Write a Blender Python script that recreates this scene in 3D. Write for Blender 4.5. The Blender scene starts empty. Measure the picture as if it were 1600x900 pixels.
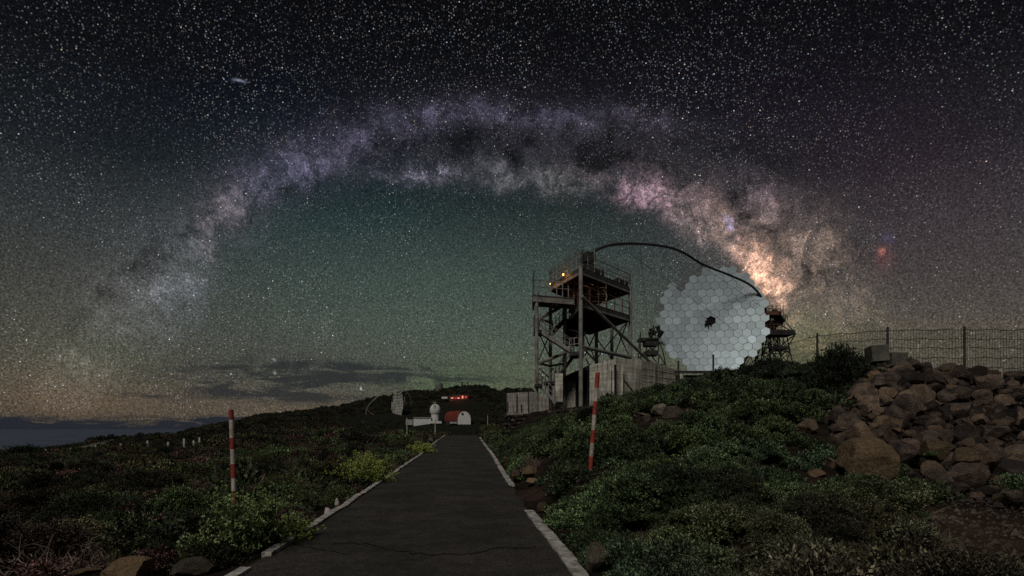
import bpy, math, random
import numpy as np
from mathutils import Vector, Matrix
random.seed(7); rng = np.random.default_rng(7)
S = bpy.context.scene
C = S.collection

# ------------------------------------------------------------------ camera, sky, light
F = 900.0; EYE = 1.7; HZ = 668.0; CX = 800.0          # photograph: 1600 x 900, level camera, horizon row 668
cam = bpy.data.cameras.new("camera"); camo = bpy.data.objects.new("camera", cam); C.objects.link(camo)
camo.location = (0, 0, EYE); camo.rotation_euler = (math.pi/2, 0, 0)
cam.sensor_width = 36.0; cam.lens = 36.0*F/1600; cam.shift_y = (HZ-450)/1600
cam.clip_start = 0.1; cam.clip_end = 400000
S.camera = camo
S.view_settings.view_transform = 'Standard'; S.view_settings.look = 'None'
S.view_settings.exposure = 0.0; S.view_settings.gamma = 1.0; S.view_settings.use_curve_mapping = False
S.render.engine = 'CYCLES'
S.cycles.max_bounces = 5; S.cycles.diffuse_bounces = 2; S.cycles.glossy_bounces = 3; S.cycles.transparent_max_bounces = 8
try: S.cycles.use_denoising = False
except Exception: pass

def ray(px, py):
    v = np.array([(px-CX)/F, 1.0, (HZ-py)/F]); return v/np.linalg.norm(v)

world = bpy.data.worlds.new("World"); S.world = world; world.use_nodes = True
NT = world.node_tree
for n in list(NT.nodes): NT.nodes.remove(n)

class E:                                              # tiny expression builder for shader math
    def __init__(s, nt, sock): s.nt, s.s = nt, sock
    def _m(s, op, *a, clamp=False):
        n = s.nt.nodes.new('ShaderNodeMath'); n.operation = op; n.use_clamp = clamp
        for i, x in enumerate((s,)+a):
            if isinstance(x, E): s.nt.links.new(x.s, n.inputs[i])
            else: n.inputs[i].default_value = float(x)
        return E(s.nt, n.outputs[0])
    def __add__(s, o): return s._m('ADD', o)
    def __sub__(s, o): return s._m('SUBTRACT', o)
    def __mul__(s, o): return s._m('MULTIPLY', o)
    def __rsub__(s, o): return (s*-1.0)+o
    __radd__ = __add__; __rmul__ = __mul__
    def ma(s, a, b): return s._m('MULTIPLY_ADD', a, b)
    def exp(s): return s._m('EXPONENT')
    def pw(s, k): return s._m('POWER', k)
    def mx(s, k): return s._m('MAXIMUM', k)
    def mn(s, k): return s._m('MINIMUM', k)
    def gt(s, k): return s._m('GREATER_THAN', k)
    def clamp(s): return s._m('ADD', 0.0, clamp=True)
    def ss(s, lo, hi, a=0.0, b=1.0):
        n = s.nt.nodes.new('ShaderNodeMapRange'); n.interpolation_type = 'SMOOTHSTEP'
        s.nt.links.new(s.s, n.inputs[0])
        for i, x in enumerate((lo, hi, a, b)): n.inputs[i+1].default_value = x
        return E(s.nt, n.outputs[0])
def vm(nt, op, a, b=None, scale=None):
    n = nt.nodes.new('ShaderNodeVectorMath'); n.operation = op
    for i, x in enumerate((a, b)):
        if x is None: continue
        if isinstance(x, E): nt.links.new(x.s, n.inputs[i])
        else: n.inputs[i].default_value = tuple(x)
    if scale is not None:
        if isinstance(scale, E): nt.links.new(scale.s, n.inputs['Scale'])
        else: n.inputs['Scale'].default_value = scale
    return E(nt, n.outputs['Value'] if op in ('DOT_PRODUCT', 'LENGTH') else n.outputs['Vector'])
def noise(nt, vec, scale, detail=4, rough=.55, color=False, dist=0):
    n = nt.nodes.new('ShaderNodeTexNoise'); nt.links.new(vec.s, n.inputs['Vector'])
    n.inputs['Scale'].default_value = scale; n.inputs['Detail'].default_value = detail
    n.inputs['Roughness'].default_value = rough; n.inputs['Distortion'].default_value = dist
    return E(nt, n.outputs['Color' if color else 'Fac'])

tc = NT.nodes.new('ShaderNodeTexCoord'); D = vm(NT, 'NORMALIZE', E(NT, tc.outputs['Generated']))
w1 = vm(NT, 'SUBTRACT', noise(NT, D, 5, 3, .55, True), (.5, .5, .5))
w2 = vm(NT, 'SUBTRACT', noise(NT, D, 19, 5, .65, True), (.5, .5, .5))
DW = vm(NT, 'ADD', vm(NT, 'ADD', D, vm(NT, 'SCALE', w1, scale=.065)), vm(NT, 'SCALE', w2, scale=.075))
DS = vm(NT, 'ADD', D, vm(NT, 'SCALE', w2, scale=.022))

def blob(vec, px, py, sx, sy, rot=0):
    c = ray(px, py); r = math.radians(rot); h = .5
    def dv(a, b): return (ray(px+a*h, py-b*h)-ray(px-a*h, py+b*h))
    v1 = dv(math.cos(r)*sx, math.sin(r)*sx); v2 = dv(-math.sin(r)*sy, math.cos(r)*sy)
    M = np.stack([v1, v2], 1); G = np.linalg.pinv(M)
    a = vm(NT, 'DOT_PRODUCT', vec, G[0])-float(G[0]@c)
    b = vm(NT, 'DOT_PRODUCT', vec, G[1])-float(G[1]@c)
    q = a.ma(a, 0.0)+b*b
    front = vm(NT, 'DOT_PRODUCT', vec, c).gt(0.0)
    return (q*-1.0).exp()*front
def vsum(vec, rows):
    acc = None
    for (px, py, sx, sy, rot, col) in rows:
        b = blob(vec, px, py, sx, sy, rot)
        t = vm(NT, 'SCALE', col, scale=b)
        acc = t if acc is None else vm(NT, 'ADD', acc, t)
    return acc
def fsum(vec, rows):
    acc = None
    for (px, py, sx, sy, rot, k) in rows:
        t = blob(vec, px, py, sx, sy, rot)*k
        acc = t if acc is None else acc+t
    return acc

sep = NT.nodes.new('ShaderNodeSeparateXYZ'); NT.links.new(D.s, sep.inputs[0])
Z = E(NT, sep.outputs[2])
ramp = NT.nodes.new('ShaderNodeValToRGB'); NT.links.new(Z.s, ramp.inputs[0])
cr = ramp.color_ramp
stops = [(0.0, (.046, .044, .034)), (.07, (.064, .062, .050)), (.17, (.054, .056, .050)), (.28, (.031, .034, .036)),
         (.37, (.0110, .0135, .0165)), (.47, (.0048, .0054, .0070)), (.60, (.0030, .0031, .0040)), (.9, (.0028, .0028, .0038))]
while len(cr.elements) < len(stops): cr.elements.new(.5)
for e, (p, c) in zip(cr.elements, stops): e.position = p; e.color = c+(1,)
base = E(NT, ramp.outputs[0])
glow = vsum(DS, [
    (740, 470, 310, 130, 0, (.010, .030, .019)), (800, 590, 130, 50, 0, (.014, .026, .006)), (690, 600, 60, 20, 0, (.006, .024, .002)),
    (430, 400, 230, 110, 0, (-.001, .005, .004)), (90, 610, 230, 60, 0, (.022, .010, .002)), (150, 560, 120, 50, 0, (.004, .010, .002)), (60, 480, 200, 80, 0, (.004, .001, -.002)),
    (450, 640, 190, 30, 0, (.044, .024, .013)), (110, 630, 200, 34, 0, (.022, .008, .004)), (1480, 400, 260, 180, 0, (.014, .001, .004)), (1450, 540, 230, 60, 0, (.022, .016, .004)),
    (1120, 560, 190, 60, 0, (.018, .024, .006)), (1260, 545, 60, 50, 0, (.03, .034, .008)), (1150, 150, 300, 80, 0, (.002, .001, .003)),
    (420, 190, 220, 90, 0, (-.001, .000, .003)), (1330, 240, 220, 100, 0, (.004, .001, .003)), (560, 330, 200, 60, 0, (-.002, .002, .004))])
milky = vsum(DW, [
    (515, 238, 70, 24, 18, (.046, .040, .066)), (430, 285, 60, 30, 30, (.022, .019, .034)), (335, 352, 38, 32, 40, (.050, .036, .042)),
    (275, 408, 60, 36, 42, (.026, .024, .028)), (255, 455, 70, 50, 45, (.009, .011, .015)), (180, 520, 100, 60, 45, (.018, .017, .017)), (110, 590, 90, 50, 50, (.010, .008, .006)), (380, 320, 60, 26, 35, (.016, .014, .018)),
    (640, 190, 100, 22, 10, (.012, .011, .018)), (760, 183, 120, 20, 0, (.014, .013, .021)), (890, 190, 110, 20, -4, (.017, .015, .024)),
    (1010, 195, 100, 20, -4, (.007, .006, .008)), (650, 268, 75, 13, 0, (.044, .038, .055)), (770, 275, 80, 16, -3, (.040, .038, .044)),
    (880, 285, 80, 20, -6, (.040, .038, .038)), (950, 277, 45, 18, -20, (.044, .032, .032)), (1002, 305, 46, 26, -20, (.105, .062, .080)),
    (1060, 335, 45, 24, -30, (.070, .046, .050)), (1100, 370, 60, 26, -38, (.060, .044, .040)), (1130, 355, 11, 6, 0, (.03, .04, .10)),
    (1150, 392, 60, 24, -44, (.135, .078, .060)), (1190, 425, 38, 22, -50, (.27, .145, .090)), (1214, 458, 34, 22, -55, (.17, .098, .068)),
    (1240, 500, 50, 30, -60, (.06, .040, .024)), (1190, 318, 60, 28, -20, (.028, .020, .026)), (1225, 365, 60, 30, -35, (.072, .048, .036)),
    (1290, 400, 50, 44, -50, (.050, .034, .024)), (1315, 455, 60, 44, -55, (.034, .024, .017)), (1300, 520, 80, 30, 0, (.016, .012, .006))])
small = vsum(DS, [
    (1381, 395, 5, 5, 0, (.26, .08, .05)), (1385, 404, 16, 18, 0, (.040, .008, .008)), (1389, 373, 10, 8, 0, (.012, .012, .045)),
    (374, 128, 8, 2.6, 0, (.20, .22, .30)), (1140, 357, 5, 5, 0, (.2, .2, .45)), (426, 581, 2.0, 2.0, 0, (.7, .68, .55)), (426, 561, 1.7, 1.7, 0, (.35, .35, .32)), (566, 605, 1.6, 1.6, 0, (.4, .4, .4))])
dust = fsum(DW, [
    (600, 236, 60, 20, 20, 1.0), (700, 226, 80, 24, 0, 1.0), (830, 236, 110, 24, 0, 1.0), (950, 246, 80, 20, -10, 1.1), (1050, 285, 60, 16, -25, 1.1),
    (1120, 310, 60, 16, -25, 1.1), (1175, 352, 45, 12, -40, 1.0), (1240, 400, 60, 16, -50, 1.1), (1275, 420, 30, 30, 0, .6), (1120, 240, 150, 34, -10, .55),
    (1330, 370, 70, 16, -25, .7), (470, 292, 70, 12, 25, .6), (395, 335, 60, 14, 35, .8), (290, 362, 60, 12, 40, .8), (215, 405, 70, 16, 42, .9), (150, 480, 80, 18, 45, .7), (850, 168, 80, 9, 0, .5)])
tex = noise(NT, DW, 11, 9, .72); tex2 = noise(NT, DW, 34, 6, .7)
rdg = (noise(NT, DS, 9, 8, .62, dist=.8)-.5)._m('ABSOLUTE')
lane = rdg.ss(.0, .055, .38, 1.12)
fine = noise(NT, DS, 70, 5, .75).ss(.30, .70, .55, 1.5)
mod = tex.ss(.34, .66, .18, 2.0)*tex2.ss(.32, .68, .45, 1.65)*lane*fine*1.25
milky = vm(NT, 'SCALE', milky, scale=mod)
dk = (1.0-(dust*tex.ss(.62, .36)*tex2.ss(.70, .40, .55, 1.2)*lane.ss(1.1, .4, .9, 1.35)*.60)).clamp()._m('MAXIMUM', .36)
mwlum = vm(NT, 'DOT_PRODUCT', milky, (.33, .34, .33))
halo = vsum(D, [(200, 440, 150, 80, 45, (.010, .009, .010)), (330, 340, 150, 64, 38, (.012, .010, .013)), (520, 245, 150, 48, 16, (.014, .012, .019)), (760, 222, 190, 62, 0, (.014, .013, .018)),
    (960, 255, 150, 56, -12, (.014, .012, .015)), (1110, 335, 140, 62, -35, (.022, .015, .016)), (1235, 415, 110, 80, -48, (.026, .018, .013))])
skyc = vm(NT, 'ADD', vm(NT, 'ADD', vm(NT, 'ADD', base, glow), milky), vm(NT, 'SCALE', halo, scale=tex2.ss(.3, .7, .7, 1.3)))
skyc = vm(NT, 'ADD', vm(NT, 'SCALE', skyc, scale=dk), small)
# stars: three magnitudes of points fixed to the celestial sphere
def stars(scale, r0, k, power, vec=D):
    v = NT.nodes.new('ShaderNodeTexVoronoi'); v.voronoi_dimensions = '3D'; v.feature = 'F1'
    NT.links.new(vec.s, v.inputs['Vector']); v.inputs['Scale'].default_value = scale
    dist = E(NT, v.outputs['Distance'])
    sc = NT.nodes.new('ShaderNodeSeparateColor'); NT.links.new(v.outputs['Color'], sc.inputs[0])
    br = E(NT, sc.outputs[0]).pw(power)*k
    b = dist.ss(r0, r0*.25)*br
    tint = NT.nodes.new('ShaderNodeCombineColor')
    hue = E(NT, sc.outputs[1])
    NT.links.new((hue*.55+.65).s, tint.inputs[0]); NT.links.new((hue*.05+.88).s, tint.inputs[1]); NT.links.new((1.22-hue*.55).s, tint.inputs[2])
    return vm(NT, 'SCALE', E(NT, tint.outputs[0]), scale=b)
dens = noise(NT, D, 2.6, 3).ss(.35, .7, .65, 1.25)*noise(NT, D, 9, 5, .65).ss(.32, .68, .55, 1.4)*(mwlum*5.0+.75)
# the stars thin out behind the low haze and the clouds
low = Z.ss(-.005, .06, .45, 1.15)
st = vm(NT, 'ADD', vm(NT, 'ADD', stars(330, .40, .20, 1.7), stars(150, .155, .95, 3.6)), stars(55, .060, 1.7, 4.5))
st = vm(NT, 'SCALE', st, scale=(dens*low)*dk.ss(0, 1, .5, 1))
grain = noise(NT, D, 430, 1, .5).ss(.30, .70, .62, 1.36)
skyc = vm(NT, 'ADD', vm(NT, 'SCALE', skyc, scale=grain), st)
# thin dark cloud streaks low over the sea, and the bank along the horizon
mp = NT.nodes.new('ShaderNodeMapping'); mp.inputs['Scale'].default_value = (1, 1, 6); NT.links.new(D.s, mp.inputs[0])
cn = noise(NT, E(NT, mp.outputs[0]), 11, 9, .66, dist=.7)
DC = vm(NT, 'ADD', D, vm(NT, 'SCALE', w2, scale=.02))
cm = fsum(DC, [(395, 596, 130, 28, 0, 1.0), (385, 572, 50, 12, 10, .8), (540, 592, 110, 12, 5, .8), (232, 613, 30, 6, 0, 1.2), (470, 618, 120, 12, -4, .8), (690, 592, 110, 9, 0, .8), (480, 570, 90, 10, 0, .6), (620, 575, 120, 8, 0, .5)])
cf = (cm.mn(1.0)*cn.ss(.40, .57)*tex2.ss(.25, .6, .5, 1.1)*1.25).clamp()*.85
mixc = NT.nodes.new('ShaderNodeMix'); mixc.data_type = 'RGBA'
NT.links.new(cf.s, mixc.inputs[0]); NT.links.new(skyc.s, mixc.inputs[6]); mixc.inputs[7].default_value = (.021, .024, .026, 1)
bk = fsum(D, [(-60, 668, 420, 16, 0, 1.0), (330, 655, 190, 8, 3, .9), (100, 662, 200, 9, 0, .7), (560, 672, 200, 14, 0, .6)])
bf = (bk*(Z+(cn-.5)*.10).ss(.024, -.004)*1.7).clamp()*.93
mixb = NT.nodes.new('ShaderNodeMix'); mixb.data_type = 'RGBA'
NT.links.new(bf.s, mixb.inputs[0]); NT.links.new(mixc.outputs[2], mixb.inputs[6]); mixb.inputs[7].default_value = (.0145, .0185, .0270, 1)
bg = NT.nodes.new('ShaderNodeBackground'); bg.inputs['Strength'].default_value = 1.0
NT.links.new(mixb.outputs[2], bg.inputs['Color'])
wo = NT.nodes.new('ShaderNodeOutputWorld'); NT.links.new(bg.outputs[0], wo.inputs[0])
try: world.cycles.sampling_method = 'MANUAL'; world.cycles.sample_map_resolution = 256
except Exception: pass

sun = bpy.data.lights.new("fill_sun", 'SUN'); sun.energy = 1.15; sun.angle = math.radians(17); sun.color = (1.0, .95, .87)  # soft sun added to brighten walls and ground, no moon is known
suno = bpy.data.objects.new("fill_sun", sun); C.objects.link(suno)
suno.rotation_euler = (math.radians(44), 0, math.radians(-22))

# ------------------------------------------------------------------ helpers
def P(px, py, Y): return Vector(((px-CX)/F*Y, Y, EYE+(HZ-py)/F*Y))
def tag(o, label=None, cat=None, group=None, kind=None):
    if label: o['label'] = label
    if cat: o['category'] = cat
    if group: o['group'] = group
    if kind: o['kind'] = kind
    return o
def empty(name, loc=(0, 0, 0), rz=0):
    o = bpy.data.objects.new(name, None); C.objects.link(o); o.location = loc; o.rotation_euler = (0, 0, rz)
    o.empty_display_size = .2
    return o
def link(name, me, parent=None, loc=None, keep=True):
    o = bpy.data.objects.new(name, me); C.objects.link(o)
    if parent is not None:
        o.parent = parent
        if keep: o.matrix_parent_inverse = Matrix.Translation(parent.location).inverted() if parent.parent is None else parent_world(parent).inverted()
    if loc is not None: o.location = loc
    return o
def parent_world(p):
    M = Matrix.LocRotScale(p.location, p.rotation_euler, p.scale)
    return M if p.parent is None else parent_world(p.parent) @ p.matrix_parent_inverse @ M

class MB:
    def __init__(s): s.v = []; s.f = []
    def add(s, vs, fs):
        b = len(s.v); s.v += [tuple(x) for x in vs]; s.f += [tuple(i+b for i in f) for f in fs]; return s
    def box(s, c, size, rz=0, M=None):
        c = Vector(c); R = M or Matrix.Rotation(rz, 3, 'Z')
        vs = [c+R @ Vector((x*size[0]/2, y*size[1]/2, z*size[2]/2)) for x in (-1, 1) for y in (-1, 1) for z in (-1, 1)]
        return s.add(vs, [(0, 1, 3, 2), (4, 6, 7, 5), (0, 4, 5, 1), (2, 3, 7, 6), (0, 2, 6, 4), (1, 5, 7, 3)])
    def tube(s, a, b, r, n=6, r2=None):
        a = Vector(a); b = Vector(b); r2 = r if r2 is None else r2
        d = (b-a)
        if d.length < 1e-6: return s
        d.normalize(); u = d.orthogonal().normalized(); w = d.cross(u)
        vs = []
        for p, rr in ((a, r), (b, r2)):
            for k in range(n):
                t = 2*math.pi*k/n; vs.append(p+u*(math.cos(t)*rr)+w*(math.sin(t)*rr))
        fs = [(k, (k+1) % n, n+(k+1) % n, n+k) for k in range(n)]+[tuple(range(n))[::-1], tuple(range(n, 2*n))]
        return s.add(vs, fs)
    def path(s, pts, r, n=6):
        for a, b in zip(pts, pts[1:]): s.tube(a, b, r, n)
        return s
    def prism(s, poly, z0, z1):
        n = len(poly)
        z0 = z0 if isinstance(z0, (list, tuple)) else [z0]*n; z1 = z1 if isinstance(z1, (list, tuple)) else [z1]*n
        vs = [(p[0], p[1], a) for p, a in zip(poly, z0)]+[(p[0], p[1], b) for p, b in zip(poly, z1)]
        return s.add(vs, [tuple(range(n))[::-1], tuple(range(n, 2*n))]+[(k, (k+1) % n, n+(k+1) % n, n+k) for k in range(n)])
    def wall(s, a, b, th, z0a, z0b, z1a, z1b):
        a = Vector((a[0], a[1])); b = Vector((b[0], b[1])); d = (b-a).normalized(); nn = Vector((-d.y, d.x))*th
        q = [a, b, b+nn, a+nn]
        return s.prism([(p.x, p.y) for p in q], [z0a, z0b, z0b, z0a], [z1a, z1b, z1b, z1a])
    def mesh(s, name, mat, smooth=False):
        me = bpy.data.meshes.new(name); me.from_pydata(s.v, [], s.f); me.update()
        me.materials.append(mat)
        if smooth: me.shade_smooth()
        return me
    def build(s, name, mat, parent=None, smooth=False):
        return link(name, s.mesh(name, mat, smooth), parent)

MATS = {}
def mat(name, col, rough=.8, metal=0, var=.25, scale=3.0, bump=.0, bscale=None, col2=None, emit=None, estr=0, objvar=0, spec=.3, detail=6, coord='Object'):
    if name in MATS: return MATS[name]
    m = bpy.data.materials.new(name); m.use_nodes = True; nt = m.node_tree; MATS[name] = m
    b = nt.nodes['Principled BSDF']; b.inputs['Roughness'].default_value = rough; b.inputs['Metallic'].default_value = metal
    b.inputs['Specular IOR Level'].default_value = spec
    t = nt.nodes.new('ShaderNodeTexCoord'); src = E(nt, t.outputs[coord])
    nz = noise(nt, src, scale, detail, .62)
    mx = nt.nodes.new('ShaderNodeMix'); mx.data_type = 'RGBA'
    nt.links.new(nz.ss(.32, .68).s, mx.inputs[0])
    c2 = col2 if col2 else tuple(min(1, c*(1+var)) for c in col)
    c1 = col if col2 else tuple(c*(1-var) for c in col)
    mx.inputs[6].default_value = c1+(1,); mx.inputs[7].default_value = c2+(1,)
    out = E(nt, mx.outputs[2])
    if objvar:
        oi = nt.nodes.new('ShaderNodeObjectInfo'); k = E(nt, oi.outputs['Random'])
        out = vm(nt, 'SCALE', out, scale=k*(2*objvar)+(1-objvar))
    nt.links.new(out.s, b.inputs['Base Color'])
    if bump:
        bn = nt.nodes.new('ShaderNodeBump'); bn.inputs['Strength'].default_value = bump; bn.inputs['Distance'].default_value = .05
        nt.links.new(noise(nt, src, bscale or scale*4, 8, .65).s, bn.inputs['Height']); nt.links.new(bn.outputs[0], b.inputs['Normal'])
    if emit:
        b.inputs['Emission Color'].default_value = emit+(1,); b.inputs['Emission Strength'].default_value = estr
    return m
def conc_mat(name, c1, c2):
    m = mat(name, c1, .9, 0, .35, .7, .4, 9, col2=c2); nt = m.node_tree; b = nt.nodes['Principled BSDF']
    src = b.inputs['Base Color'].links[0].from_socket; t = nt.nodes.new('ShaderNodeTexCoord'); mp_ = nt.nodes.new('ShaderNodeMapping'); mp_.inputs['Scale'].default_value = (2.6, 2.6, .35)
    nt.links.new(t.outputs['Object'], mp_.inputs[0]); st_ = noise(nt, E(nt, mp_.outputs[0]), 1.3, 7, .7); mp2 = nt.nodes.new('ShaderNodeMapping'); mp2.inputs['Scale'].default_value = (.3, .3, 5)
    nt.links.new(t.outputs['Object'], mp2.inputs[0]); bd = noise(nt, E(nt, mp2.outputs[0]), 1.2, 3, .5)
    nt.links.new(vm(nt, 'SCALE', E(nt, src), scale=st_.ss(.36, .62, .52, 1.15)*bd.ss(.35, .6, .74, 1.08)).s, b.inputs['Base Color']); return m
M_ = dict(
    steel=mat('galvanised_steel', (.25, .235, .215), .6, .1, .35, 1.5, .2),
    dark=mat('dark_steel', (.045, .043, .040), .6, .2, .4, 1.5),
    grate=mat('steel_grating', (.05, .045, .042), .7, .1, .5, 4),
    conc=conc_mat('raw_concrete', (.46, .43, .36), (.72, .69, .60)),
    white=mat('white_render', (.62, .62, .60), .8, 0, .12, 1.5),
    redroof=mat('red_sheet_roof', (.20, .04, .03), .6, 0, .3, .5),
    black=mat('black_void', (.01, .01, .01), .9, 0, .2),
    pr=mat('pole_red_paint', (.20, .030, .022), .55, 0, .35, 6, .3, 40, col2=(.42, .07, .045)),
    pw=mat('pole_white_paint', (.60, .57, .51), .55, 0, .2, 6, .3, 40, col2=(.34, .29, .24)),
    kerb=mat('weathered_white_kerb_paint', (.22, .20, .175), .9, 0, .4, 5, .8, 22, col2=(.66, .63, .58)),
    arch=mat('carbon_tube', (.03, .03, .03), .5, 0, .3),
)

# ------------------------------------------------------------------ terrain
def vnoise(x, y, seed=0):
    x = np.asarray(x, float); y = np.asarray(y, float)
    xi = np.floor(x).astype(np.int64); yi = np.floor(y).astype(np.int64); fx = x-xi; fy = y-yi
    fx = fx*fx*(3-2*fx); fy = fy*fy*(3-2*fy)
    def h(a, b):
        n = (a*374761393+b*668265263+seed*974634777) & 0x7fffffff
        n = ((n ^ (n >> 13))*1274126177) & 0x7fffffff
        return ((n ^ (n >> 16)) & 0xffff)/65535.0
    return (h(xi, yi)*(1-fx)+h(xi+1, yi)*fx)*(1-fy)+(h(xi, yi+1)*(1-fx)+h(xi+1, yi+1)*fx)*fy
def fbm(x, y, o=4, seed=0):
    a = .5; s = 0; f = 1
    for k in range(o): s = s+a*vnoise(np.asarray(x)*f, np.asarray(y)*f, seed+k); a *= .5; f *= 2.1
    return s

RY = np.array([-60, 0, 6.6, 12, 18, 33, 50, 68, 90, 140.]); RC = np.array([3.6, -.66, -1.19, -1.62, -2.07, -3.15, -4.55, -5.93, -7.6, -12.])
RZ = np.array([0, 0, 0, 0, .03, .23, .52, .78, .3, -3.])
def rc(y): return np.interp(y, RY, RC)
def rz(y): return np.interp(y, RY, RZ)
RH = 1.95
def pyz(Y, py): return EYE+(HZ-py)/F*Y
COLS = {  # photograph column -> ground profile as (distance, height) pairs
 -700: [(6, -.3), (12, -.5), (30, -1.2), (60, -3), (120, -9), (300, -60), (900, -260), (3000, -620)],
 0: [(6, -.25), (12, -.35), (30, -.8), (60, pyz(60, 714)), (120, pyz(120, 706)), (160, -9), (300, -60), (900, -260), (3000, -640)],
 150: [(6, -.2), (12, -.3), (30, -.6), (60, pyz(60, 708)), (130, pyz(130, 695)), (200, pyz(200, 688)), (260, -12), (500, -80), (900, -240), (3000, -640)],
 300: [(6, -.1), (12, -.25), (30, -.5), (60, pyz(60, 704)), (150, pyz(150, 688)), (300, pyz(300, 672)), (400, -8), (600, -60), (900, -160), (3000, -640)],
 400: [(6, -.05), (12, -.2), (30, -.4), (60, pyz(60, 700)), (150, pyz(150, 680)), (400, pyz(400, 651)), (520, 4), (700, -60), (900, -140), (3000, -640)],
 500: [(6, 0), (12, -.12), (30, -.3), (60, pyz(60, 696)), (150, pyz(150, 674)), (300, pyz(300, 656)), (450, pyz(450, 638)), (600, 8), (900, -100), (3000, -640)],
 560: [(6, 0), (15, -.1), (30, -.2), (60, pyz(60, 690)), (150, pyz(150, 674)), (230, pyz(230, 665)), (300, pyz(300, 655)), (480, pyz(480, 627)), (600, 16), (900, -80), (3000, -640)],
 640: [(6, 0), (18, 0), (33, .1), (60, pyz(60, 684)), (110, pyz(110, 677)), (160, pyz(160, 673)), (225, pyz(225, 670)), (250, pyz(250, 662)), (320, pyz(320, 651)), (500, pyz(500, 611)), (620, 24), (900, -60), (3000, -640)],
 690: [(6, 0), (18, 0), (33, .15), (68, .75), (110, pyz(110, 675)), (160, pyz(160, 671)), (220, pyz(220, 666)), (250, pyz(250, 659)), (320, pyz(320, 645)), (520, pyz(520, 608)), (640, 26), (900, -60), (3000, -640)],
 740: [(6, 0), (18, 0), (33, .2), (68, .8), (110, -1.0), (160, pyz(160, 670)), (220, pyz(220, 663)), (250, pyz(250, 655)), (320, pyz(320, 640)), (520, pyz(520, 602)), (640, 30), (900, -60), (3000, -640)],
 760: [(6, 0), (18, .02), (33, .25), (60, .95), (110, 1.5), (160, pyz(160, 662)), (230, pyz(230, 655)), (320, pyz(320, 638)), (520, pyz(520, 604)), (640, 30), (900, -60), (3000, -640)],
 773: [(6, 0), (18, .02), (33, .3), (60, 1.0), (110, 2), (320, pyz(320, 640)), (480, pyz(480, 611)), (640, 26), (900, -60), (3000, -640)],
 790: [(6, 0), (18, .05), (33, .5), (60, 1.2), (110, 3), (320, pyz(320, 636)), (420, pyz(420, 605)), (640, 20), (900, -60), (3000, -640)],
 830: [(6, 0), (12.5, .0), (16, .35), (20, .75), (35, 1.4), (42.5, 2.0), (44, 2.9), (60, 3.2), (110, 4), (320, pyz(320, 634)), (400, pyz(400, 606)), (640, 10), (900, -60), (3000, -640)],
 920: [(6, 0), (8, .03), (10, .38), (12, .70), (16, 1.10), (25, 1.9), (35, 2.6), (42.5, 3.1), (44, 3.4), (60, 3.6), (90, 4), (300, 6), (900, -80), (3000, -640)],
 1000: [(6, 0), (8, .12), (11, .55), (14, 1.10), (20, 1.9), (30, 2.95), (36, 3.5), (44, 3.8), (60, 4), (90, 4), (300, 0), (900, -100), (3000, -640)],
 1100: [(6, .05), (8, .2), (11, .65), (14, 1.25), (18, 2.05), (24, 3.1), (30, 3.9), (36, 4.3), (50, 4.3), (90, 4.2), (300, -10), (900, -120), (3000, -640)],
 1200: [(6, .05), (8, .22), (10, .55), (12, .9), (16, 1.9), (20, 2.85), (26, 4.05), (30, 4.3), (50, 4.3), (90, 4.2), (300, -20), (900, -140), (3000, -640)],
 1300: [(6, .05), (8, .2), (10, .4), (12, .75), (16, 2.0), (19, 3.0), (22, 3.7), (26, 3.9), (50, 4.2), (90, 4), (300, -30), (900, -160), (3000, -640)],
 1400: [(6, .05), (8, .12), (11, .22), (12.2, .5), (15, 1.75), (18, 3.1), (19.5, 3.65), (23, 3.8), (50, 4), (90, 3.5), (300, -40), (900, -180), (3000, -640)],
 1600: [(6, .02), (8, .03), (11.7, .0), (13, .35), (17, 2.1), (20, 3.45), (24, 3.6), (50, 3.8), (90, 3), (300, -50), (900, -200), (3000, -640)],
 2300: [(6, .0), (9, .1), (12, .3), (17, 2.2), (20, 3.2), (24, 3.4), (50, 3.4), (90, 2), (300, -60), (900, -220), (3000, -640)]}
CK = np.array(sorted(COLS)); LG = np.linspace(math.log(6), math.log(3000), 260)
TAB = np.array([np.interp(LG, [math.log(a) for a, b in COLS[k]], [b for a, b in COLS[k]]) for k in CK])
ker = np.array([1, 2, 3, 2, 1.])/9
TABs = np.array([np.convolve(np.pad(r, 2, 'edge'), ker, 'valid') for r in TAB])
def H0(x, y):
    x = np.asarray(x, float); y = np.asarray(y, float)
    Yc = np.clip(y, 6, 2999); px = np.clip(CX+F*x/np.maximum(Yc, 6), CK[0], CK[-1]-.01)
    i = np.clip(np.searchsorted(CK, px, 'right')-1, 0, len(CK)-2); t = (px-CK[i])/(CK[i+1]-CK[i])
    u = (np.log(Yc)-LG[0])/(LG[1]-LG[0]); j = np.clip(u.astype(int), 0, len(LG)-2); s = u-j
    return (TABs[i, j]*(1-s)+TABs[i, j+1]*s)*(1-t)+(TABs[i+1, j]*(1-s)+TABs[i+1, j+1]*s)*t
def H(x, y):
    x = np.asarray(x, float); y = np.asarray(y, float)
    z = H0(x, y); r = np.hypot(x, y)
    z = z+(fbm(x*.9, y*.9, 4, 3)-.47)*.22*np.clip(r/8, .3, 1)+(fbm(x*.06, y*.06, 4, 9)-.47)*(np.clip(r-60, 0, 400)*.005+np.clip(r-300, 0, 300)*.02)
    d = np.abs(x-rc(y)); k = np.clip((d-RH-.15)/1.1, 0, 1); k = k*k*(3-2*k)
    on = np.clip((95-y)/20, 0, 1)*np.clip((y+55)/10, 0, 1)
    k = 1-(1-k)*on
    return z*k+(rz(y)-.02)*(1-k)

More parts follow.
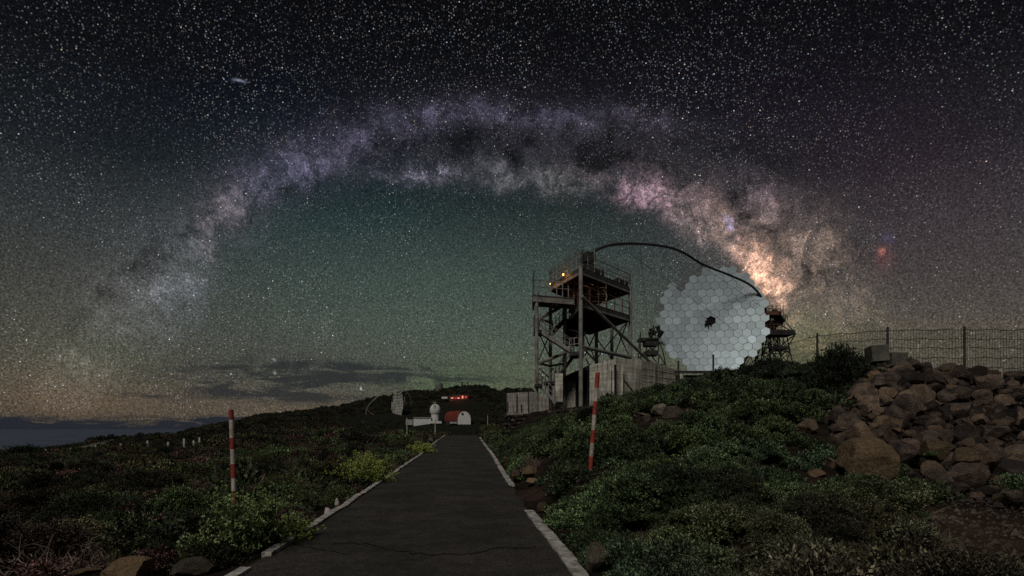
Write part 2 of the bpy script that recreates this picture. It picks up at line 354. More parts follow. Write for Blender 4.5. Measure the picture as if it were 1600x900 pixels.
def ground_mat():
    m = bpy.data.materials.new('volcanic_soil'); m.use_nodes = True; nt = m.node_tree; b = nt.nodes['Principled BSDF']
    b.inputs['Roughness'].default_value = .95; b.inputs['Specular IOR Level'].default_value = .1
    t = nt.nodes.new('ShaderNodeTexCoord'); p = E(nt, t.outputs['Object'])
    a = noise(nt, p, .35, 8, .6); g = noise(nt, p, 30, 6, .7); v = noise(nt, p, 2.0, 6, .65)
    r = nt.nodes.new('ShaderNodeValToRGB'); nt.links.new(a.s, r.inputs[0])
    r.color_ramp.elements[0].position = .35; r.color_ramp.elements[0].color = (.014, .012, .009, 1)
    r.color_ramp.elements[1].position = .68; r.color_ramp.elements[1].color = (.040, .026, .020, 1)
    sx = nt.nodes.new('ShaderNodeSeparateXYZ'); nt.links.new(p.s, sx.inputs[0]); X_, Y_ = E(nt, sx.outputs[0]), E(nt, sx.outputs[1])
    def spot(x, y, rr): a_ = (X_-x)*(1/rr); b2 = (Y_-y)*(1/rr); return (a_*a_+b2*b2+(v-.5)*1.6).ss(1.2, .5)
    red = spot(7.0, 8.9, 2.9).mx(spot(.5, 14.5, 1.2))
    mr = nt.nodes.new('ShaderNodeMix'); mr.data_type = 'RGBA'; nt.links.new(red.s, mr.inputs[0]); nt.links.new(r.outputs[0], mr.inputs[6]); mr.inputs[7].default_value = (.060, .036, .028, 1)
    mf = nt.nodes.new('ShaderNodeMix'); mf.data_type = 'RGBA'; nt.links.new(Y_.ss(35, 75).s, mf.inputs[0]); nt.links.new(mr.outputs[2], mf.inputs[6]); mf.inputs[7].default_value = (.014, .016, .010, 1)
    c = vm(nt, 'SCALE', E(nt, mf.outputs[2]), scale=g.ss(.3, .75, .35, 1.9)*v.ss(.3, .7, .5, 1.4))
    nt.links.new(c.s, b.inputs['Base Color'])
    bn = nt.nodes.new('ShaderNodeBump'); bn.inputs['Strength'].default_value = 1; bn.inputs['Distance'].default_value = .06
    nt.links.new(noise(nt, p, 14, 8, .75).s, bn.inputs['Height']); nt.links.new(bn.outputs[0], b.inputs['Normal'])
    return m
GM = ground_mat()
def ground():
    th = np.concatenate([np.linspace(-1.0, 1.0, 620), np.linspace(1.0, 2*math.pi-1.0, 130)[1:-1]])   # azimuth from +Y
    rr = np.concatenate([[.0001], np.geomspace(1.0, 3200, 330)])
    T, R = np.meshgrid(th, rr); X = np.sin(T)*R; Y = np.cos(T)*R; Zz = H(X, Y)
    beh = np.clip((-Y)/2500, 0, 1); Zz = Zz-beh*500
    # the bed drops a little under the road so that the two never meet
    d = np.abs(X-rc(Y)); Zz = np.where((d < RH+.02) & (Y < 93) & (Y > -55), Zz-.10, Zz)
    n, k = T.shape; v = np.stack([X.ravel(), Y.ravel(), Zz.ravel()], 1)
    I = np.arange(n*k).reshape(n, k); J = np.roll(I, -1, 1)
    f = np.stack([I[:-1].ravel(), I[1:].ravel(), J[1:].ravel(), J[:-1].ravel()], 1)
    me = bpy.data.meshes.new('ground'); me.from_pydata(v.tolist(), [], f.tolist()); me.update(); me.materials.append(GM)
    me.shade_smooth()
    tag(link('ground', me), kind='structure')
ground()
# cloud sea far below the island
v = [(0, 0, -640)]; f = []
for k in range(96): t = 2*math.pi*k/96; v.append((math.sin(t)*250000, math.cos(t)*250000, -640))
for k in range(96): f.append((0, 1+(k+1) % 96, 1+k))
b = MB(); b.v = v; b.f = f
tag(b.build('sea', mat('cloud_sea', (.075, .09, .13), 1, 0, .3, .0006, spec=0, col2=(.11, .13, .17))), kind='structure')

# ------------------------------------------------------------------ road
def ribbon(name, ys, xl, xr, zf, m, crown=0):
    mb = MB(); n = 9
    for y in ys:
        for k in range(n):
            t = k/(n-1); x = xl(y)*(1-t)+xr(y)*t; mb.v.append((x, y, zf(y)+crown*(1-(2*t-1)**2)))
    for j in range(len(ys)-1):
        for k in range(n-1): a = j*n+k; mb.f.append((a, a+1, a+n+1, a+n))
    return mb.build(name, m, smooth=True)
def asphalt():
    m = bpy.data.materials.new('worn_asphalt'); m.use_nodes = True; nt = m.node_tree; b = nt.nodes['Principled BSDF']
    b.inputs['Roughness'].default_value = .85; b.inputs['Specular IOR Level'].default_value = .25
    t = nt.nodes.new('ShaderNodeTexCoord'); p = E(nt, t.outputs['Object'])
    g = noise(nt, p, 55, 3, .8); a = noise(nt, p, .5, 6, .6); s = noise(nt, p, 4, 6, .7)
    r = nt.nodes.new('ShaderNodeValToRGB'); nt.links.new(a.s, r.inputs[0])
    r.color_ramp.elements[0].position = .3; r.color_ramp.elements[0].color = (.031, .030, .025, 1)
    r.color_ramp.elements[1].position = .7; r.color_ramp.elements[1].color = (.050, .042, .037, 1)
    c = vm(nt, 'SCALE', E(nt, r.outputs[0]), scale=g.ss(.33, .68, .25, 1.85)*s.ss(.3, .7, .80, 1.18)*noise(nt, p, 22, 5, .8).ss(.32, .68, .62, 1.40)*noise(nt, p, .9, 5, .6).ss(.35, .65, .78, 1.22))
    nt.links.new(c.s, b.inputs['Base Color'])
    bn = nt.nodes.new('ShaderNodeBump'); bn.inputs['Strength'].default_value = .5; bn.inputs['Distance'].default_value = .012
    nt.links.new(noise(nt, p, 70, 4, .8).s, bn.inputs['Height']); nt.links.new(bn.outputs[0], b.inputs['Normal'])
    return m
AM = asphalt()
ys = np.concatenate([np.arange(-50, 0, 2), np.arange(0, 30, .5), np.arange(30, 92, 1.5)])
wob = lambda y, s: (float(vnoise(y*1.3, s, 4))-.5)*.10
tag(ribbon('road', ys, lambda y: rc(y)-RH+wob(y, 1), lambda y: rc(y)+RH+wob(y, 7), lambda y: rz(y), AM, .02), kind='structure')
def crack(pts, w, name='road_crack'):
    mb = MB(); fine = []
    for (a, b_) in zip(pts, pts[1:]):
        for k in range(14): t = k/14; fine.append((a[0]*(1-t)+b_[0]*t, a[1]*(1-t)+b_[1]*t))
    fine.append(pts[-1])
    for i, (x, y) in enumerate(fine):
        j = (float(vnoise(i*.45, 3, 11))-.5)*.16; ww = w*(.3+1.0*float(vnoise(i*.6, 9, 5)))
        z = float(rz(y))+.02*(1-((x-float(rc(y)))/RH)**2)+.004
        mb.v += [(x, y+j-ww, z), (x, y+j+ww, z)]
    for i in range(len(fine)-1): a = 2*i; mb.f.append((a, a+2, a+3, a+1))
    tag(mb.build(name, mat('crack_dark', (.006, .006, .006), 1)), kind='structure')
def G(px, py):  # point of the (flat) road seen at a pixel
    Y = F*EYE/(py-HZ); return ((px-CX)/F*Y, Y)
crack([G(520, 850), G(575, 851), G(610, 862), G(660, 869), G(720, 870), G(770, 860), G(838, 855)], .030)
crack([G(440, 845), G(490, 858), G(545, 868)], .018)
def kerb(name, side, runs, w0, h):
    root = empty(name); tag(root, kind='structure')
    for (y0, y1) in runs:
        y = y0
        while y < y1-.3:
            L = min(random.uniform(1.6, 3.2)*(1 if y < 25 else 1.8), y1-y); st = .14 if y < 16 else .4
            n = max(3, int(L/st)); mb = MB()
            for k in range(n+1):
                yy = y+(L-.03)*k/n; c = float(rc(yy))+side*(RH+.02)+(float(vnoise(yy*.8, side, 8))-.5)*.05
                wl = w0*(.82+.28*float(vnoise(yy*4.1, 2+side, 6))); wr = w0*(.85+.22*float(vnoise(yy*5.3, 6+side, 6)))
                hh = h*(.75+.5*float(vnoise(yy*2.6, side, 2))); z = float(rz(yy))-.04
                mb.v += [(c-wl/2, yy, z), (c-wl/2*.93, yy, z+.04+hh), (c+wr/2*.93, yy, z+.04+hh*.96), (c+wr/2, yy, z)]
                if k:
                    a = 4*(k-1); mb.f += [(a+j, a+4+j, a+5+j, a+1+j) for j in range(3)]
            mb.f += [(0, 1, 2, 3), tuple(4*n+j for j in (3, 2, 1, 0))]
            mb.build('kerb_stone', M_['kerb'], root)
            y += L
kerb('left_kerb', -1, [(5.6, 6.9), (7.6, 30), (31, 46), (47, 72)], .15, .05)
kerb('right_kerb', 1, [(1, 12.0), (16.6, 24), (24.6, 52), (55, 60)], .19, .03)

# side track on the far left hillside and reddish dirt track
def track(name, pts, w, m):
    mb = MB(); fine = []
    for a, b_ in zip(pts, pts[1:]):
        for k in range(12): fine.append(Vector(a).lerp(Vector(b_), k/12))
    fine.append(Vector(pts[-1]))
    for i, p in enumerate(fine):
        q = fine[min(i+1, len(fine)-1)]-fine[max(i-1, 0)]; nn = Vector((-q.y, q.x)).normalized()*w/2*(.8+.5*float(vnoise(i*.5, 1, 3)))
        for k in range(5):
            t = k/4*2-1; x, y = p.x+nn.x*t, p.y+nn.y*t
            mb.v.append((x, y, float(H(x, y))+.16-.10*abs(t)))
    for i in range(len(fine)-1):
        for k in range(4): a = 5*i+k; mb.f.append((a, a+1, a+6, a+5))
    return tag(mb.build(name, m), kind='structure')
def xy(px, Y): return ((px-CX)/F*Y, Y)
TR1 = [xy(140, 85), xy(139, 105), xy(147, 130), xy(170, 160), xy(200, 196)]
TR2 = [xy(-60, 60), xy(10, 62), xy(55, 64), xy(95, 70)]
track('hill_track', TR1, 6.5, mat('pale_gravel', (.11, .10, .085), 1, 0, .4, .5))
track('dirt_track', TR2, 3.0, mat('red_dirt', (.17, .085, .05), 1, 0, .4, .8))

# ------------------------------------------------------------------ rocks
import bmesh
def rock_mesh(i, sub=3, flat=.75, rough=.22):
    bm = bmesh.new(); bmesh.ops.create_icosphere(bm, subdivisions=sub, radius=1)
    r = random.Random(100+i); cuts = []
    for k in range(11):
        d = Vector((r.gauss(0, 1), r.gauss(0, 1), r.gauss(0, 1))).normalized(); cuts.append((d, r.uniform(.42, .80)))
    ox = r.uniform(0, 50)
    from mathutils import noise as mn
    for v in bm.verts:
        p = v.co.copy()
        for d, h in cuts:
            e = p.dot(d)-h
            if e > 0: p -= d*e*.97
        p *= 1+rough*.7*mn.fractal(p*1.5+Vector((ox, 0, 0)), 1, 2, 4)*.6+(rough*.35*mn.fractal(p*5+Vector((ox, 3, 0)), .8, 2, 3) if sub > 2 else 0)
        v.co = p
    me = bpy.data.meshes.new('rock'); bm.to_mesh(me); bm.free(); me.shade_smooth()
    try: me.set_sharp_from_angle(angle=math.radians(24))
    except Exception: pass
    return me
def rock_mat(name, c1, c2, c3, dark=.35):
    m = bpy.data.materials.new(name); m.use_nodes = True; nt = m.node_tree; b = nt.nodes['Principled BSDF']
    b.inputs['Roughness'].default_value = .9; b.inputs['Specular IOR Level'].default_value = .2
    t = nt.nodes.new('ShaderNodeTexCoord'); oi = nt.nodes.new('ShaderNodeObjectInfo'); rnd = E(nt, oi.outputs['Random'])
    p = vm(nt, 'ADD', E(nt, t.outputs['Object']), vm(nt, 'SCALE', (9, 5, 7), scale=rnd))
    a = noise(nt, p, 1.6, 7, .65); g = noise(nt, p, 12, 7, .75)
    r = nt.nodes.new('ShaderNodeValToRGB'); nt.links.new((a+(rnd-.5)*.50).s, r.inputs[0]); cr = r.color_ramp
    cr.elements[0].position = .30; cr.elements[0].color = c1+(1,); cr.elements[1].position = .70; cr.elements[1].color = c3+(1,)
    e = cr.elements.new(.5); e.color = c2+(1,)
    c = vm(nt, 'SCALE', E(nt, r.outputs[0]), scale=g.ss(.25, .75, dark+.15, 1.35)*((rnd*17.3)._m('FRACT')*.75+.60))
    nt.links.new(c.s, b.inputs['Base Color'])
    bn = nt.nodes.new('ShaderNodeBump'); bn.inputs['Strength'].default_value = 1; bn.inputs['Distance'].default_value = .12
    nt.links.new(noise(nt, p, 5, 9, .72).s, bn.inputs['Height']); nt.links.new(bn.outputs[0], b.inputs['Normal'])
    return m
RM = rock_mat('basalt_rubble', (.052, .040, .036), (.145, .108, .088), (.29, .20, .135))
RO = rock_mat('ochre_boulder', (.12, .085, .052), (.22, .155, .09), (.32, .22, .125))
RG = rock_mat('pale_stone', (.08, .066, .05), (.17, .14, .105), (.27, .225, .16))
rocks = [rock_mesh(i) for i in range(12)]
def with_mat(ms, m):
    out = []
    for x in ms: y = x.copy(); y.materials.clear(); y.materials.append(m); out.append(y)
    return out
RK = with_mat(rocks, RM); RKO = with_mat([rock_mesh(40+i, 4, .8, .12) for i in range(4)], RO); RKG = with_mat(rocks[:5], RG)
def put_rock(name, me, p, size, parent=None, seed=0, euler=None):
    r = random.Random(seed); o = bpy.data.objects.new(name, me); C.objects.link(o)
    o.rotation_euler = euler or (r.uniform(-.5, .5), r.uniform(-.5, .5), r.uniform(0, 6.28))
    o.scale = size; o.location = p
    if parent is not None: o.parent = parent
    return o
pile = empty('rock_pile'); tag(pile, 'long heap of loose brown volcanic rocks sloping up to the wire fence', 'rock pile')
def in_pile(px, Y, margin=0):
    # left edge of the rubble moves right towards the bottom
    lft = np.interp(Y, [11.5, 12.3, 13.5, 15, 17, 19.6], [1500, 1440, 1330, 1300, 1335, 1350])
    return px > lft-margin
placed = []
def try_place(n, rmin, rmax, Y0, Y1, lift, sep):
    for _ in range(n):
        Y = random.uniform(Y0, Y1); px = random.uniform(1290, 1720)
        if not in_pile(px, Y): continue
        r = random.uniform(rmin, rmax); x = (px-CX)/F*Y
        if (px-1357)**2/95**2+((Y-12.1)/1.0)**2 < 1: continue
        z = float(H(x, Y))
        if any((x-a)**2+(Y-b_)**2+(z-c)**2 < ((r+q)*sep)**2 for a, b_, c, q in placed): continue
        placed.append((x, Y, z, r))
        if len(placed) > 292: return
        s = (r*random.uniform(1.0, 1.55), r*random.uniform(1.0, 1.3), r*random.uniform(.75, 1.2))
        put_rock('rock', random.choice(RK), (x, Y, z+r*lift), s, pile, seed=len(placed)*7)
try_place(330, .30, .40, 12.4, 19.6, .55, 1.02)
try_place(2200, .19, .28, 12.0, 19.8, .65, .92)
try_place(5000, .11, .17, 11.6, 19.6, 1.1, .86)
# small fill stones between them, too small to pick apart
mb = MB()
for k in range(2600):
    Y = random.uniform(11.2, 19.8); px = random.uniform(1300, 2100)
    if not in_pile(px, Y, 25): continue
    x = (px-CX)/F*Y; z = float(H(x, Y)); r = random.uniform(.03, .11)
    c = Vector((x, Y, z+random.uniform(0, .08)))
    vs = [c+Vector(d)*r*random.uniform(.7, 1.3) for d in ((1, 0, 0), (-1, 0, 0), (0, 1, 0), (0, -1, 0), (0, 0, 1), (0, 0, -1))]
    mb.add(vs, [(0, 2, 4), (2, 1, 4), (1, 3, 4), (3, 0, 4), (2, 0, 5), (1, 2, 5), (3, 1, 5), (0, 3, 5)])
tag(mb.build('rubble', RM, pile), kind='stuff')
mb = MB()
for k in range(1500):
    Y = random.uniform(6.3, 11.8); px = random.uniform(1400, 1800); x = (px-CX)/F*Y; z = float(H(x, Y)); r = random.uniform(.010, .045)*(1 if random.random() < .93 else 2)
    c = Vector((x, Y, z))
    vs = [c+Vector(d)*r*random.uniform(.7, 1.3) for d in ((1, 0, 0), (-1, 0, 0), (0, 1, 0), (0, -1, 0), (0, 0, 1), (0, 0, -1))]
    mb.add(vs, [(0, 2, 4), (2, 1, 4), (1, 3, 4), (3, 0, 4), (2, 0, 5), (1, 2, 5), (3, 1, 5), (0, 3, 5)])
tag(mb.build('gravel', RG), kind='stuff')
def boulder(px, py, Y, w, h, label, ms=RKG, seed=0, group=None, cat='rock', name='boulder', e=None):
    p = P(px, py, Y); s = (w/F*Y/2*1.12, w/F*Y/2*.9, h/F*Y/2*1.15)
    o = put_rock(name, ms[seed % len(ms)], p, s, None, seed, e or (0, 0, seed*1.3)); tag(o, label, cat, group)
    return o
boulder(1357, 725, 11.6, 108, 74, 'big rounded ochre boulder lying at the foot of the rock pile', RKO, 1, e=(0, .1, 2.0))
boulder(1240, 757, 11.6, 60, 42, 'tan boulder half sunk in green shrubs left of the big ochre boulder', RKO, 2)
boulder(1290, 722, 12.5, 60, 40, 'dark brown boulder touching the left side of the big ochre boulder', RK, 3)
boulder(1345, 677, 13.6, 48, 46, 'upright pointed grey rock directly above the big ochre boulder', RK, 5)
boulder(1395, 667, 14.0, 52, 40, 'squared tan block with flat pale top above and right of the ochre boulder', RKO, 3)
boulder(1464, 703, 13.2, 50, 30, 'low oblong tan rock in the lower half of the rock pile', RKO, 0)
boulder(1511, 716, 12.8, 42, 36, 'rounded ochre rock right of the low oblong tan rock', RKO, 2)
boulder(1548, 716, 12.9, 38, 30, 'greyish rounded rock right of the rounded ochre rock', RK, 7)
for i, (px, py, Y, w, h, lab) in enumerate([
    (1262, 668, 14.6, 34, 26, 'dark rounded rock among the shrubs, highest of those left of the rock pile'),
    (1300, 652, 15.4, 30, 24, 'brown rock beneath the round bush at the edge of the rock pile'),
    (1306, 688, 13.7, 34, 28, 'brown angular rock just left of the upright pointed grey rock'),
    (1222, 700, 13.4, 26, 18, 'small reddish rock farthest left of the rock pile among shrubs'),
    (1268, 742, 11.7, 44, 20, 'low flat brown rock between the half sunk boulder and the ochre boulder')]):
    boulder(px, py, Y, w, h, lab, RK if i != 4 else RKO, i+2, 'rocks among the shrubs left of the rock pile')
# flat rocks on the bank
for i, (px, py, Y, w, h, lab) in enumerate([
    (1005, 655, 19.5, 34, 14, 'flat tan rock at the left end of the stone outcrop on the bank'),
    (1029, 646, 20.5, 34, 18, 'rounded brown rock topmost of the stone outcrop on the bank'),
    (1054, 655, 19.5, 38, 22, 'olive brown rock in the middle of the stone outcrop on the bank'),
    (1078, 657, 19.5, 30, 26, 'mossy brown rock at the right end of the stone outcrop on the bank'),
    (1028, 681, 17.5, 30, 26, 'tilted pale slab below the stone outcrop on the bank'),
    (1045, 676, 17.6, 34, 28, 'long leaning slab right of the tilted pale slab on the bank'),
    (1003, 684, 17.5, 20, 16, 'small grey stone left of the tilted pale slab on the bank'),
    (996, 694, 16.5, 26, 8, 'thin pale flat stone lowest of the stones on the bank')]):
    boulder(px, py-4, Y, w*1.3, h*1.5, lab, RKG, i+3, 'stones on the shrubby bank')
for i, (px, py, Y, w, h, lab) in enumerate([
    (804, 742, 17.5, 22, 26, 'upright brown rock beside the right kerb gap'),
    (827, 738, 17.2, 30, 20, 'rounded tan rock behind the kerb, right of the upright brown rock'),
    (833, 751, 16.0, 38, 14, 'low flat tan rock in front of the rounded tan rock by the kerb'),
    (790, 718, 20.5, 16, 10, 'small brown stone on the verge above the kerb gap'),
    (847, 793, 11.6, 20, 16, 'small brown rock among the shrubs beside the right kerb end')]):
    boulder(px, py, Y, w, h, lab, RKO if i != 0 else RK, i+1, 'rocks by the right kerb')
boulder(200, 893, 6.6, 84, 40, 'smooth brown boulder at the lower left beneath dry twigs', RKO, 1, e=(0, 0, .4))
boulder(305, 888, 6.9, 78, 34, 'mossy olive boulder left of the flowering plant', RKG, 2, e=(0, 0, 1.4))
boulder(930, 872, 6.9, 56, 66, 'pale rough stone standing in shrubs right of the right kerb', RKG, 1)
boulder(978, 880, 6.8, 50, 44, 'dull tan stone half buried right of the pale rough stone', RKO, 3)
boulder(130, 893, 6.7, 44, 12, 'thin flat brown stone left of the smooth brown boulder', RKO, 3)
WS = with_mat(rocks[:3], mat('white_painted_stone', (.62, .52, .46), .8, 0, .3, 6, .5))
for i, (px, py, Y, w, h, lab) in enumerate([(512, 801, 11.5, 15, 16, 'whitish square stone beside the left kerb'), (526, 787, 12.7, 9, 22, 'tall narrow pale stone beside the left kerb'),
                                           (543, 782, 13.3, 8, 14, 'small greyish stone beside the left kerb, right of the tall narrow one'), (534, 797, 12.1, 5, 5, 'tiny white pebble beside the left kerb')]):
    boulder(px, py, Y, w, h, lab, WS if i != 2 else RKG, i, 'pale stones beside the left kerb', 'stone', 'stone')
VS = []
for i in range(18):   # stones edging the left verge towards the far end
    y = random.uniform(17, 62); x = float(rc(y))-RH-random.uniform(.35, 1.6); s = random.uniform(.10, .22)*(1+y/60)
    if abs(CX+F*x/y-570) < 50 and y < 20: continue
    o = put_rock('verge_stone', random.choice(RKG), (x, y, float(H(x, y))+s*.3), (s*1.3, s, s*.7), None, 500+i)
    VS.append((y, o))
ORD = 'first second third fourth fifth sixth seventh eighth ninth tenth eleventh twelfth thirteenth fourteenth fifteenth sixteenth seventeenth eighteenth'.split()
for k, (y, o) in enumerate(sorted(VS, key=lambda q: q[0])):
    tag(o, ORD[k]+' small pale stone from the near end of the left road verge', 'stone', 'small stones edging the left verge')
# concrete slabs lying on the pile top
def slab(px0, px1, py0, py1, Y, label, th=.12, lean=0):
    a = P((px0+px1)/2, py1, Y); w = (px1-px0)/F*Y; h = (py1-py0)/F*Y
    o = MB().box((0, 0, h/2), (w, th, h)).build('concrete_slab', mat('dark_slab_concrete', (.07, .065, .058), .9, 0, .35, 2, .4, 9, col2=(.14, .13, .11))); o.location = a; o.rotation_euler = (lean, lean*.6, lean)
    tag(o, label, 'slab', 'concrete slabs behind the rock pile'); return o
slab(1359, 1384, 541, 566, 20.4, 'taller dark concrete slab standing behind the round bush', .5, -.1)
slab(1391, 1416, 551, 572, 20.6, 'lower pale concrete slab standing right of the fence post', .15, .02)

# ------------------------------------------------------------------ plants
def fol_mat(name, c1, c2, tinted=False, trans=.0):
    m = bpy.data.materials.new(name); m.use_nodes = True; nt = m.node_tree; b = nt.nodes['Principled BSDF']
    b.inputs['Roughness'].default_value = .65; b.inputs['Specular IOR Level'].default_value = .25
    g = nt.nodes.new('ShaderNodeNewGeometry'); k = E(nt, g.outputs['Random Per Island'])
    mx = nt.nodes.new('ShaderNodeMix'); mx.data_type = 'RGBA'; nt.links.new(k.s, mx.inputs[0])
    if tinted:
        a = nt.nodes.new('ShaderNodeAttribute'); a.attribute_type = 'INSTANCER'; a.attribute_name = 'tint'
        t = E(nt, a.outputs['Vector']); c = vm(nt, 'SCALE', t, scale=k.pw(3.0)*5.6+.20)  # random leaf brightness also carries leaf highlights and dark shadows
        nt.links.new(c.s, b.inputs['Base Color'])
    else:
        mx.inputs[6].default_value = c1+(1,); mx.inputs[7].default_value = c2+(1,); nt.links.new(mx.outputs[2], b.inputs['Base Color'])
    return m
def unit(v): return v/np.maximum(np.linalg.norm(v, axis=-1, keepdims=True), 1e-9)
def leaves(P0, dirs, L, W):
    n = len(P0); side = unit(np.cross(dirs, rng.normal(size=(n, 3))))
    L = np.broadcast_to(L, (n,))[:, None]; W = np.broadcast_to(W, (n,))[:, None]
    a = P0; b_ = P0+dirs*L*.5+side*W; c = P0+dirs*L; d = P0+dirs*L*.5-side*W
    return np.stack([a, b_, c, d], 1).reshape(-1, 3)
def mesh_quads(name, verts, m):
    n = len(verts)//4; me = bpy.data.meshes.new(name); me.vertices.add(4*n); me.vertices.foreach_set('co', verts.astype(np.float32).ravel())
    me.loops.add(4*n); me.loops.foreach_set('vertex_index', np.arange(4*n, dtype=np.int32)); me.polygons.add(n)
    me.polygons.foreach_set('loop_start', np.arange(0, 4*n, 4, dtype=np.int32)); me.update(calc_edges=True); me.materials.append(m)
    return me
def leafy(name, m, nb=70, per=22, L=.085, W=.022, hgt=.75, up=.5, core=True):
    tips = unit(rng.normal(size=(nb, 3))*[1, 1, .75]+[0, 0, .45]); tips[:, 2] = np.abs(tips[:, 2])*1.0-.12
    rad = rng.uniform(.62, 1.08, (nb, 1)); tip = tips*rad*[1, 1, hgt]
    P0 = []; Dd = []; sh = .04
    for i in range(nb):
        t = rng.uniform(.62, 1.0, (per, 1)); q = tip[i]*t+rng.normal(size=(per, 3))*.055
        d = unit(tips[i]+rng.normal(size=(per, 3))*.65+[0, 0, up]); P0.append(q); Dd.append(d)
    P0 = np.concatenate(P0); Dd = np.concatenate(Dd)
    v = leaves(P0, Dd, rng.uniform(.6, 1.3, len(P0))*L, rng.uniform(.7, 1.3, len(P0))*W)
    return mesh_quads(name, v, m)
def strands(starts, dirs, L, w, seg=4, bend=.35, droop=0.):
    """thin curved stems made of two crossed narrow strips"""
    out = []; n = len(starts); p = starts.copy(); d = unit(dirs.copy()); bd = rng.normal(size=(n, 3))*bend
    s = unit(np.cross(d, rng.normal(size=(n, 3))))
    tips = []
    for k in range(seg):
        q = p+d*(L/seg)[:, None]; w0 = w*(1-k/seg*.75); w1 = w*(1-(k+1)/seg*.75)
        out.append(np.stack([p-s*w0, p+s*w0, q+s*w1, q-s*w1], 1).reshape(-1, 3))
        p = q; d = unit(d+bd/seg+np.array([0, 0, -droop/seg])); tips.append(p.copy())
    return np.concatenate(out), tips, d
def twiggy(name, m, n=150, spread=.9, w=.008, bend=.9, L=(.5, 1.1), droop=.3):
    st = rng.normal(size=(n, 3))*[.25, .25, .02]; d = rng.normal(size=(n, 3))*[spread, spread, .3]+[0, 0, .8]
    v, tips, dd = strands(st, d, rng.uniform(*L, n), w, 5, bend, droop); vs = [v]
    for t in tips[1:4]:
        d2 = rng.normal(size=(n, 3))+[0, 0, .6]; v2, _, _ = strands(t, d2, rng.uniform(.1, .35, n), w*.7, 3, 1.1); vs.append(v2)
    return mesh_quads(name, np.concatenate(vs), m)
def tuft(name, m, n=160, L=(.5, 1.0), w=.009, spread=.45, bend=.5):
    st = rng.normal(size=(n, 3))*[.16, .16, 0]; d = rng.normal(size=(n, 3))*[spread, spread, .1]+[0, 0, 1]
    v, t, d = strands(st, d, rng.uniform(*L, n), w, 4, bend, .5); return mesh_quads(name, v, m)

F_dark = fol_mat('dark_evergreen_leaf', (.012, .016, .010), (.030, .040, .022))
F_green = fol_mat('green_shrub_leaf', (.025, .035, .016), (.085, .11, .05))
F_fresh = fol_mat('fresh_green_leaf', (.045, .07, .025), (.17, .24, .08))
F_yel = fol_mat('yellow_green_broom', (.12, .17, .04), (.36, .43, .10))
F_dry = fol_mat('dry_twig', (.12, .085, .07), (.30, .21, .18))
F_stem = fol_mat('green_stem', (.03, .04, .02), (.08, .10, .045))
F_straw = fol_mat('straw_grass', (.10, .085, .055), (.20, .17, .10))
F_flower = fol_mat('pale_flower_head', (.20, .27, .10), (.40, .48, .22))
F_flowy = fol_mat('yellow_flower_head', (.36, .40, .10), (.58, .62, .17))
F_tint = fol_mat('scrub_leaf', (0, 0, 0), (0, 0, 0), tinted=True)

def base_z(x, y): return float(H(x, y))
def plant(name, label, cat, px, Y, w, h, meshes, group=None, rz=0):
    x = (px-CX)/F*Y; z = base_z(x, Y)
    t = empty(name, (x, Y, z-.03), rz); tag(t, label, cat, group)
    for nm, me in meshes:
        o = bpy.data.objects.new(nm, me); C.objects.link(o); o.parent = t; o.scale = (w/2, w/2, h)
    return t
# prototypes of the leafy mesh are the round bushes that stand in the picture
LA = [leafy('foliage', F_green, 42, 26, .15, .034, .85, .7) for _ in range(4)]
LB = [leafy('foliage', F_dark, 420, 44, .075, .018, 1.0, .2) for _ in range(2)]
TW = [twiggy('twigs', F_dry, 110, .9, .013) for _ in range(2)]
GT = [tuft('blades', F_straw, 130) for _ in range(2)]
def stem_me(n=14):
    st = rng.normal(size=(n, 3))*[.06, .06, 0]; v, _, _ = strands(st, rng.normal(size=(n, 3))*[.6, .6, .1]+[0, 0, .7], rng.uniform(.5, .8, n), .018, 3, .4)
    return mesh_quads('stems', v, F_dry)
SM = [stem_me() for _ in range(3)]
bushA = []
SRC = []
def keep(t): SRC.append([c for c in t.children][0]); return t
# placed individually: shrubs that stand out in the photograph
keep(plant('round_bush', 'large round dark bush at the top left end of the rock pile', 'bush', 1311, 19.2, 2.35, 1.5, [('foliage', LB[0]), ('stems', SM[0])]))
keep(plant('green_shrub', 'low green shrub at the foot of the big ochre boulder', 'shrub', 1340, 10.2, 1.5, .40, [('foliage', LA[0]), ('stems', SM[1])]))
keep(plant('green_shrub', 'spreading green shrub on stones right of the big ochre boulder', 'shrub', 1450, 11.6, 1.2, .55, [('foliage', LA[1]), ('stems', SM[2])]))
keep(plant('green_shrub', 'dark green shrub on the road verge in front of the pale flat stones', 'shrub', 850, 20.5, 2.3, .8, [('foliage', LA[2]), ('stems', SM[0])]))
keep(plant('green_shrub', 'rounded olive shrub at the foot of the right striped pole', 'shrub', 905, 12.2, 1.2, .5, [('foliage', LA[3]), ('stems', SM[1])]))
keep(plant('round_bush', 'low dark bush on the left heath by the reddish track', 'bush', 37, 52, 4.2, 1.5, [('foliage', LB[1]), ('stems', SM[1])]))
keep(plant('dry_bush', 'leafless brown dry bush at the bottom left corner', 'bush', 70, 7.6, 1.8, .75, [('twigs', TW[0])]))
keep(plant('dry_bush', 'tangle of dry reddish twigs on the verge above the kerb gap', 'bush', 832, 17.8, 1.0, .75, [('twigs', TW[1])]))
keep(plant('grass_tuft', 'tall straw coloured dry grass tuft left of the yellow broom', 'grass', 520, 18.5, 1.2, .8, [('blades', GT[0])]))
keep(plant('grass_tuft', 'dry pale grass tuft in front of the rock pile', 'grass', 1395, 9.0, 1.6, .55, [('blades', GT[1])]))
S_round0, S_g0, S_g1, S_g2, S_g3, S_round1, S_t0, S_t1, S_b0, S_b1 = SRC
